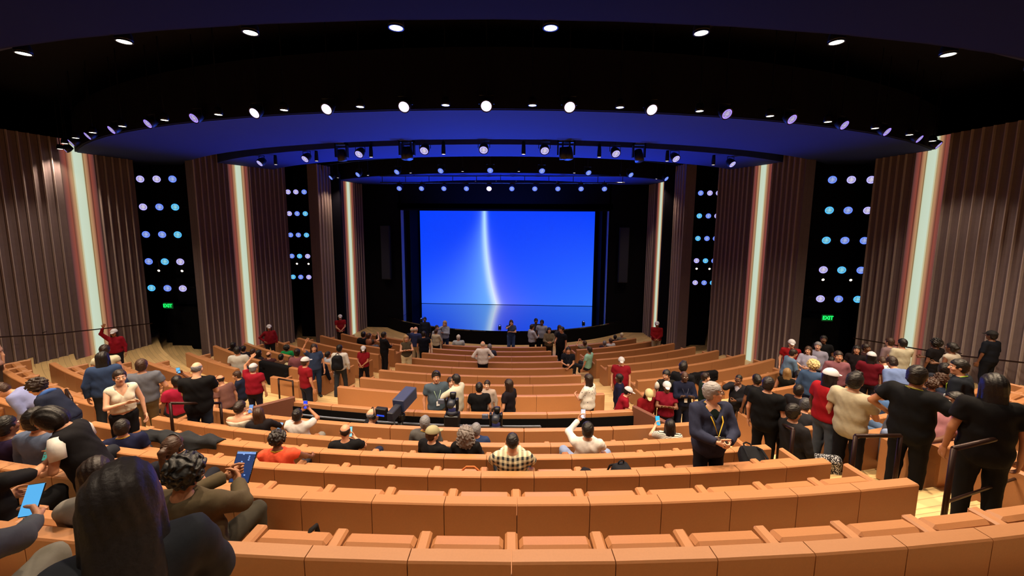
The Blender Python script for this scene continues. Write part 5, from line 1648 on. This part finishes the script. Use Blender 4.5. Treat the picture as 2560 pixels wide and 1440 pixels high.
for row in PEOPLE:
    label, px, py, where, face, skin, top, bot, hair, hc, ex = row
    o = dict(ex); o['label'] = label; o['px'] = (px, py); o['face'] = face; o['skin'] = skin
    if isinstance(where, tuple):
        o['sit'] = False; o['R'] = where[1]
    elif where == 'autos':
        o['sit'] = False
    else:
        o['sit'] = True; o['R'] = where
    o['fem'] = bool(o.get('fem'))
    kinds = ('plaid', 'stripe', 'speckle', 'floral', 'bluestripe')
    o['topmat'] = fabric(top, top) if top in kinds else fabric(top)
    o['botmat'] = fabric(bot, bot) if bot in kinds else fabric(bot)
    o['hair'] = hair
    o['hairmat'] = MAT('hair_' + hc, hc, .5, noise=.25, scale=60, bump=.4, spec=.4)
    if o.get('cap'):
        o['cap'] = MAT('cap_cloth_' + o['cap'][1], o['cap'][1], .8, noise=.05)
    if o.get('shoemat') == 'w': o['shoemat'] = M['shoew']
    o['shoes'] = not o['sit']
    o = place(o)
    ERR.append((round(o['S_want'], 2), round(o['err'], 2), round(math.hypot(o['loc'].x, o['loc'].y), 1), label[:60], px, py))
    root, info = make_person(o)
    INFO[o.get('id', label)] = (root, info, o)
    und = o.get('under')
    T, S_ = info['T'], info['S']
    if und:        # under-shirt panel seen in the neckline / sleeves
        mt = fabric(und)
        if o.get('vneck'):
            mb = MB(); 
            P, Sh = sgrid((-.16, -.16, 1.0), (.16, .2, 1.5), .02)
            d = sseg(P, (0, -.005, 1.0), (0, -.01, 1.33), .124 * o.get('bw', 1), .124, ((1, 0, 0), .80))
            d = smin(d, sseg(P, (0, -.02, 1.36), (0, -.005, 1.5), .082, .060), .05)
            d = np.maximum(np.maximum(d, -P[:, 1] + .0), P[:, 2] - 1.455)
            V, Q = surfnet(d.reshape(Sh), (-.16, -.16, 1.0), .02)
            V = np.array([T(v) for v in V]) * S_
            obj('undershirt', mesh('undershirt', V, Q, (), True), root, mat=mt)
        else:
            bm_ = info['hands']
            for side in (1, -1):
                mb = MB().tube([np.array(T((side * (.155), -.01, 1.42))) * S_, np.array(T((side * .215, .0, 1.34))) * S_, np.array(T((side * .235, .02, 1.24))) * S_], [.062 * S_, .066 * S_, .062 * S_], 12)
                obj('sleeve', mb.build('sleeve', (), True), root, mat=mt)
    if o.get('scarf'):
        mb = MB().tube([np.array(T((.10 * math.cos(a), -.01 + .09 * math.sin(a), 1.46 + .02 * math.sin(2 * a)))) * S_ for a in np.linspace(0, 2 * math.pi, 15)], .035 * S_, 8)
        obj('scarf', mb.build('scarf', (), True), root, mat=fabric(o['scarf']))

# ------------------------------------------------------------------ things held, worn and left about
def face_frame(n, up=(0, 0, 1)):
    """matrix whose -Y looks along n"""
    n = Vector(n).normalized(); y = -n
    z = Vector(up) - y * Vector(up).dot(y)
    z = z.normalized() if z.length > 1e-3 else Vector((0, 1, 0))
    x = y.cross(z)
    return Matrix((x, y, z)).transposed()


def screen_mat(nm, c, es=1.0, ui=False):
    if not ui:
        return MAT('phone_screen_' + c, c, .2, emit=c, es=es)
    mt = bpy.data.materials.new(nm); mt.use_nodes = True
    nt = mt.node_tree; b = nt.nodes['Principled BSDF']
    x, y, z = xyz(nt, 'Generated')
    rowb = N.op('FLOOR', z * 16); colb = N.op('FLOOR', x * 3)
    rnd = N.op('FRACT', N.op('SINE', rowb * 91.7 + colb * 47.3) * 437.5)
    on = N.op('GREATER_THAN', rnd, .55) * N.op('GREATER_THAN', N.op('FRACT', z * 16), .45) * N.op('LESS_THAN', N.op('FRACT', x * 3), .25 + .0)
    on = N.op('MAXIMUM', on, N.op('GREATER_THAN', z, .93) * .7)
    a, e = lin('14305c'), lin('8fb2f0')
    ch = [a[i] * (1 - on) + e[i] * on for i in range(3)]
    b.inputs['Base Color'].default_value = (.01, .01, .015, 1)
    nt.links.new(rgb(*ch), b.inputs['Emission Color']); b.inputs['Emission Strength'].default_value = 1.2
    return mt


def phone(pid, which, c, label, es=.9, size=(.074, .010, .152), toward=None, off=(0, 0, 0), cat='phone', name='phone', ui=False, case='15161a'):
    root, info, o = INFO[pid]
    p = info['whands'][which] if which in (0, 1) else (info['whands'][0] + info['whands'][1]) / 2
    hd = info['M'] @ Vector(info['head'])
    n = (hd - p) if toward is None else Vector(toward)
    R3 = face_frame(n)
    t = bpy.data.objects.new(name, None); COL.objects.link(t)
    tag(t, label, cat)
    t.matrix_world = Matrix.Translation(p + R3 @ Vector((0, 0, size[2] * .25)) + Vector(off)) @ R3.to_4x4()
    obj('case', MB().box((0, 0, 0), size, bev=.004).build('case'), t, mat=MAT('phone_case_' + case, case, .4))
    obj('screen', MB().box((0, -size[1] / 2 - .0008, 0), (size[0] * .92, .0016, size[2] * .95)).build('screen'), t, mat=screen_mat('tablet_screen', c, es, ui))
    return t


phone('tablet', 2, '2a4a86', 'large tablet with a dark blue lit screen held by the curly haired person', size=(.19, .008, .26), name='tablet', cat='tablet', ui=True, off=(-.02, .08, -.08))
phone('greenphone', 0, '4f9c86', 'phone with a pale green screen held at the left edge', .8)
phone('bluephone', 0, '5cb4f0', 'tall phone with a bright blue screen in the bottom left corner', 1.0, size=(.082, .01, .17), off=(0, 0, .05))
phone('tinyphone', 0, '6cc0f0', 'small blue lit phone raised above the left seats', 1.0)
phone('laptop', 2, '20242e', 'dark tablet on the lap of the bearded person in navy', .6, size=(.24, .01, .17), name='tablet', cat='tablet')
phone('p1', 1, '7fa8e8', 'phone with a pale blue screen read by the masked person', .8)
phone('p2', 0, '8fc4ee', 'light blue phone held by the long brown haired person', 1.0, size=(.082, .01, .165))
phone('p3', 2, '2a50ff', 'phone raised to photograph the stage, deep blue screen', 1.0)
phone('p4', 1, '9aa0a8', 'phone on the lap of the person in coral', .5)
phone('p5', 0, '9adfe6', 'phone with a pale cyan screen read by the balding person', 1.0)
phone('p6', 1, 'f0eef4', 'phone with a white page of black marks held up in front of the white shirt', 1.0)
phone('p7', 1, '40c4f0', 'bright cyan phone held by the person in stripes', 1.0, size=(.085, .01, .17))
phone('p8', 2, '1a1418', 'dark phone held in both hands by the person in the blazer', .4, toward=(0, -.3, 1))
phone('q1', 0, '5c9cd8', 'tiny blue lit phone among the left block seats', .8)


def bag_mesh(w, d, h_, wr=.02):
    g = .012
    P, S = sgrid((-w / 2 - .05, -d / 2 - .09, -.02), (w / 2 + .05, d / 2 + .05, h_ + .05), g)
    x, y, z = P.T
    q = np.stack([np.abs(x) - w / 2 + .07 + .10 * (z / h_) ** 2 * w, np.abs(y) - d / 2 + .05, np.abs(z - h_ / 2) - h_ / 2 + .07], 1)
    dd = np.sqrt((np.maximum(q, 0) ** 2).sum(1)) + np.minimum(q.max(1), 0) - .07
    dd = smin(dd, sell(P, (0, -d / 2 + .01, h_ * .32), (w * .36, .075, h_ * .26)), .02)
    dd += wr * .35 * np.sin(26 * x + 9 * z) * np.sin(21 * z + 4 * y)
    V, Q = surfnet(dd.reshape(S), (-w / 2 - .05, -d / 2 - .09, -.02), g)
    return mesh('bag_body', V, Q, (), True)


BAGM = bag_mesh(.34, .18, .46)


def backpack(loc, rotz, label, tilt=0.0, sc_=1.0, mat='14151a'):
    t = bpy.data.objects.new('backpack', None); COL.objects.link(t); tag(t, label, 'backpack')
    t.matrix_world = Matrix.Translation(loc) @ Matrix.Rotation(rotz, 4, 'Z') @ Matrix.Rotation(tilt, 4, 'X') @ Matrix.Scale(sc_, 4)
    mt = fabric(mat)
    obj('bag_body', BAGM, t, mat=mt)
    obj('handle', MB().tube([(-.05, .05, .44), (-.045, .05, .50), (0, .05, .525), (.045, .05, .50), (.05, .05, .44)], .011, 8).build('handle'), t, mat=mt)
    for s in (-1, 1):
        obj('strap', MB().tube([(.09 * s, .09, .42), (.11 * s, .15, .34), (.12 * s, .17, .2), (.11 * s, .12, .06)], .016, 8).build('strap'), t, mat=mt)
    obj('zip', MB().tube([(-.13, -.085, .26), (-.12, -.095, .36), (0, -.095, .42), (.12, -.095, .36), (.13, -.085, .26)], .004, 5).build('zip'), t, mat=M['dark'])
    return t


root, info, o = INFO['pack']
fw = Matrix.Rotation(o['rot'], 3, 'Z') @ Vector((0, 1, 0))
backpack(Vector(o['loc']) - fw * .24 + Vector((0, 0, .98 * o['scale'])), o['rot'], 'black backpack worn by the person in a white shirt in the left aisle')


def at_R(x, y, R):
    return at_radius(ray(x, y), R)


def rz_at(p):
    return math.atan2(p.x, -p.y)


p = at_R(1905, 1160, 26.05); backpack(Vector((p.x, p.y, p.z - .22)), rz_at(p) + 2.9, 'large black backpack lying on the seats right of the blue blazer', tilt=1.15, sc_=1.0)
p = at_R(1545, 1172, 26.1); b_ = backpack(Vector((p.x, p.y, p.z - .26)), rz_at(p) + .3, 'small black backpack with a red and white tag on a centre seat', tilt=.25, sc_=.8, mat='1b1c22')
obj('luggage_tag', MB().box((.05, -.13, .36), (.16, .006, .05), Matrix.Rotation(.5, 3, 'Y')).build('luggage_tag'), b_, mat=MAT('tag_white', 'd8d4d4', .5))
obj('luggage_tag', MB().box((.05, -.134, .36), (.10, .006, .035), Matrix.Rotation(.5, 3, 'Y')).build('luggage_tag'), b_, mat=MAT('tag_red', '6e1c2a', .5))
# folded dark cap beside it
p = at_R(1466, 1180, 26.15); t = tag(obj('cap', CAPM, mat=fabric('1a1518')), 'dark cap lying on the seat left of the tagged backpack', 'cap'); t.location = (p.x, p.y, p.z - .10)
# handbag with tan handles
p = at_R(1176, 1174, 26.05)
t = tag(bpy.data.objects.new('handbag', None), 'tan leather handbag on a centre seat, its handle standing up', 'handbag'); COL.objects.link(t); t.location = (p.x, p.y, p.z - .25); t.rotation_euler[2] = rz_at(p)
obj('bag_body', MB().box((0, 0, .10), (.34, .13, .22), bev=.04).build('bag_body'), t, mat=fabric('8a5230'))
obj('handle', MB().tube([(-.12, 0, .19), (-.09, 0, .25), (-.05, 0, .29), (.05, 0, .29), (.09, 0, .25), (.14, 0, .19)], [.018, .014, .011, .011, .014, .018], 8).build('handle', (), True), t, mat=fabric('b8693c'))
# carry strap rising behind the lowest seats
p = at_R(765, 1352, 27.93)
t = tag(bpy.data.objects.new('bag_strap', None), 'dark bag strap handle rising by the lowest seats', 'bag_strap'); COL.objects.link(t); t.location = (p.x, p.y, 3.46)
zz = p.z - 3.46
obj('grip', MB().tube([(0, -.03, .0), (.0, -.01, zz - .08), (.01, .0, zz), (.02, .04, zz + .06), (.03, .10, zz + .05), (.03, .12, zz - .03)], .019, 8).build('grip', (), True), t, mat=fabric('1d1a1a'))
# draped jacket over a backrest
def draped(R, a0, a1, z, label, col, out=.16, name='jacket', inn=.16, wob=.03):
    t = tag(bpy.data.objects.new(name, None), label, name.replace('_', ' ')); COL.objects.link(t)
    ac = (a0 + a1) / 2; t.location = P3(R, ac, z); t.rotation_euler[2] = ac * D
    W = (a1 - a0) * D * R; nx_, ny_ = 28, 14; V = []
    for j in range(ny_ + 1):
        v = j / ny_
        # path: down the rear face, over the top, down the front
        L = out + .15 + inn; s = v * L
        if s < out: yy, zz_ = -.012, -out + s
        elif s < out + .15: yy, zz_ = (s - out) - .012, .012
        else: yy, zz_ = .15, -(s - out - .15)
        for i in range(nx_ + 1):
            u = i / nx_
            hang = (out * .5) * math.sin(u * 7 + 1) * (1 if s < out * .6 else 0) * (1 - s / out) * .8 if out > 0 else 0
            n_ = wob * (.5 + .5 * math.sin(u * 21 + v * 5)) * (.6 + .4 * math.sin(v * 9 + u * 4))
            V.append(((u - .5) * W, yy - (n_ if s < out else -n_ * .2 if s > out + .15 else 0), zz_ + hang + (n_ if out <= s <= out + .15 else 0)))
    F = [(j * (nx_ + 1) + i, j * (nx_ + 1) + i + 1, (j + 1) * (nx_ + 1) + i + 1, (j + 1) * (nx_ + 1) + i) for j in range(ny_) for i in range(nx_)]
    me = mesh('cloth', V, F, (), True)
    ob = obj('cloth', me, t, mat=fabric(col))
    md = ob.modifiers.new('thick', 'SOLIDIFY'); md.thickness = .012
    return t


draped(25.6, -9.2, -6.2, 3.32, 'dark grey jacket thrown over the backrest behind the standing bald person', '26282c', out=.12, wob=.07)
draped(19.46, -22.6, -18.4, 1.75, 'black cloth hung over the back of the last left row', '09090e', out=.80, name='drape', wob=.02)
draped(19.46, 20.6, 23.6, 1.75, 'black cloth hung over the back of the last right row', '0c0c10', out=.45, name='drape', wob=.02)
# stage monitors on the pit floor
for i, (px, lb) in enumerate(((1207, 'low black wedge monitor before the stage, left of the pair'), (1270, 'low black wedge monitor before the stage, right of the pair'))):
    p = at_R(px, 862, 12.15)
    t = tag(bpy.data.objects.new('stage_monitor', None), lb, 'speaker'); COL.objects.link(t); t.location = (p.x, p.y, -.03); t.rotation_euler[2] = rz_at(p)
    V = [(-.62, -.28, 0), (.62, -.28, 0), (.62, .25, 0), (-.62, .25, 0), (-.62, -.2, .50), (.62, -.2, .50), (.62, .25, .30), (-.62, .25, .30)]
    obj('cabinet', fixn(mesh('cabinet', V, [(0, 1, 2, 3), (4, 7, 6, 5), (0, 4, 5, 1), (1, 5, 6, 2), (2, 6, 7, 3), (3, 7, 4, 0)])), t, mat=M['dark'])
    obj('grille', MB().box((0, .03, .405), (1.1, .40, .02), Matrix.Rotation(-.42, 3, 'X')).build('grille'), t, mat=MAT('speaker_grille2', '0a0a0d', .9))

# broadcast cameras on the platform
def broadcast(px, py, R, label, big=True):
    p = at_R(px, py, R)
    t = tag(bpy.data.objects.new('broadcast_camera', None), label, 'camera'); COL.objects.link(t)
    t.location = (p.x, p.y, 1.40); t.rotation_euler[2] = rz_at(p)
    H = p.z - 1.40
    dk = M['dark']
    if big:
        ped = MB().lathe([(.10, .1), (.09, .5), (.06, .55), (.055, H - .22)], n=14)
        obj('pedestal', ped.build('pedestal', (), True), t, mat=dk)
        for k in range(3):
            a = k * 2.094 + .5
            obj('leg', MB().tube([(0, 0, .30), (.42 * math.cos(a), .42 * math.sin(a), .03)], .025, 8).build('leg'), t, mat=dk)
        obj('pan_head', MB().lathe([(.06, H - .24), (.10, H - .22), (.10, H - .12), (.07, H - .10)], n=14).box((0, 0, H - .08), (.12, .34, .04), bev=.01).build('pan_head'), t, mat=dk)
        R3 = Matrix.Rotation(-.14, 3, 'Z') @ Matrix.Rotation(.10, 3, 'X')
        obj('camera_body', MB().box(tuple(R3 @ Vector((0, -.10, H + .04))), (.14, .34, .20), R3, bev=.015).build('camera_body'), t, mat=MAT('camera_grey', '1e2230', .5))
        obj('lens_box', MB().box(tuple(R3 @ Vector((0, .36, H + .09))), (.26, .58, .26), R3, bev=.012).build('lens_box'), t, mat=MAT('camera_blue_black', '2a3454', .45))
        obj('viewfinder', MB().box(tuple(R3 @ Vector((-.20, -.22, H + .12))), (.24, .10, .16), R3, bev=.012).build('viewfinder'), t, mat=dk)
        obj('viewfinder_screen', MB().box(tuple(R3 @ Vector((-.20, -.275, H + .06))), (.16, .006, .03), R3).build('viewfinder_screen'), t, mat=MAT('vf_blue', '2a58ff', emit='2a58ff', es=.8))
        obj('shoulder_bar', MB().tube([R3 @ Vector((.05, -.2, H - .05)), R3 @ Vector((.20, -.45, H - .16))], .014, 8).build('shoulder_bar'), t, mat=dk)
    else:
        obj('pedestal', MB().box((0, 0, (H - .25) / 2), (.30, .26, H - .25), bev=.02).build('pedestal'), t, mat=dk)
        obj('base', MB().lathe([(.13, H - .25), (.13, H - .18), (.10, H - .17)], n=16).build('base', (), True), t, mat=MAT('camera_grey', '1e2230', .5))
        obj('yoke', MB().box((-.11, 0, H - .05), (.05, .12, .26), bev=.015).box((.11, 0, H - .05), (.05, .12, .26), bev=.015).build('yoke'), t, mat=dk)
        obj('camera_head', MB().lathe([(.07, -.14), (.085, -.05), (.085, .08), (.06, .12)], (0, 0, H), (.1, .9, .15), 16).build('camera_head', (), True), t, mat=MAT('camera_grey2', '2a2f3c', .4))
        obj('hood', MB().lathe([(.05, .0), (.07, .07), (.065, .12)], (.02, .0, H + .08), (0, .2, 1), 14).build('hood', (), True), t, mat=dk)
        obj('monitor', MB().box((-.22, -.03, H + .02), (.13, .05, .10), bev=.01).build('monitor'), t, mat=MAT('monitor_grey', '4a5266', .4))
    return t


broadcast(1000, 1022, 22.95, 'broadcast camera with a large blue black lens box beside the seated operator')
broadcast(1130, 1005, 22.85, 'tall robotic camera on a black pedestal behind the white shirt', False)
broadcast(1240, 1042, 22.95, 'short robotic camera with a round hood at the middle of the platform', False)
t = tag(obj('equipment_case', MB().box((0, 0, .2), (1.1, .45, .40), bev=.03).build('equipment_case'), mat=fabric('0a0a0d')), 'low black covered case at the left end of the camera platform', 'case')
p = at_R(735, 1040, 23.1); t.location = (p.x, p.y, 1.40); t.rotation_euler[2] = rz_at(p)


# aisle railings
def railing(pts, label, r=.024, legs=(0, -1), low=None, name='aisle_railing'):
    """pts: plan points (R, deg, height above its tier)"""
    W = []
    for R, a, h_ in pts:
        W.append(P3(R, a, tier(R, a) + h_))
    t = tag(bpy.data.objects.new(name, None), label, 'railing'); COL.objects.link(t); base = P3(pts[0][0], pts[0][1], tier(pts[0][0], pts[0][1])); t.location = base
    obj('top_rail', MB().tube([w - base for w in W], r, 10).build('top_rail', (), True), t, mat=M['rail'])
    for k in legs:
        R, a, h_ = pts[k]
        obj('post', MB().tube([W[k] - base, P3(R, a, tier(R, a)) - base], r, 10).build('post', (), True), t, mat=M['rail'])
    if low:
        obj('mid_rail', MB().tube([P3(R, a, tier(R, a) + h_ * .45) - base for R, a, h_ in pts], r * .6, 8).build('mid_rail'), t, mat=M['rail'])
    return t


def plan(x, y, Rg):
    p = at_R(x, y, Rg); return math.degrees(math.atan2(p.x, -p.y))


railing([(26.62, plan(2125, 1212, 26.62), .95), (26.7, plan(2236, 1205, 26.7), .95)], 'dark loop shaped railing in the right aisle between beige shirt and big black T-shirt')
railing([(27.55, plan(2358, 1300, 27.55), 1.0), (27.0, plan(2372, 1240, 27.0) + 3.2, 1.02)], 'dark railing at the right aisle by the person all in black', low=True)
railing([(25.75, plan(1975, 1160, 25.75), .9), (25.0, plan(1975, 1160, 25.75) + 1.2, .9)], 'dark railing post behind the large black T-shirt person')
railing([(25.1, plan(188, 1072, 25.1), .9), (24.9, plan(188, 1072, 25.1) - 1.4, .9)], 'dark railing loop beside the white puffed sleeve at the left')
railing([(24.8, plan(430, 1056, 24.8), .95), (24.0, plan(430, 1056, 24.8) + .3, .95)], 'dark railing between the grey shirt and the black T-shirt at the left')
railing([(20.7, plan(700, 1008, 20.7), .6), (20.7, plan(735, 1010, 20.7), .6)], 'small dark railing behind the short left bench')
railing([(22.2, plan(1666, 1030, 22.2), .9), (22.2, plan(1690, 1035, 22.2), .9)], 'dark railing at the end of the right platform wall')
# wrist watch of the nearest person
root, info, o = INFO['watch']
p = info['hands'][0]; p = p - (p - np.array(info['T']((.24, .12, 1.08))) * info['S']) * .45
obj('watch', MB().lathe([(.034, -.012), (.036, 0), (.034, .012)], tuple(p), (.1, .6, -.1), 16, cap=False).box((p[0], p[1], p[2] + .036), (.036, .040, .010), bev=.004).build('watch'), root, mat=MAT('watch_strap', 'b9b09a', .5))
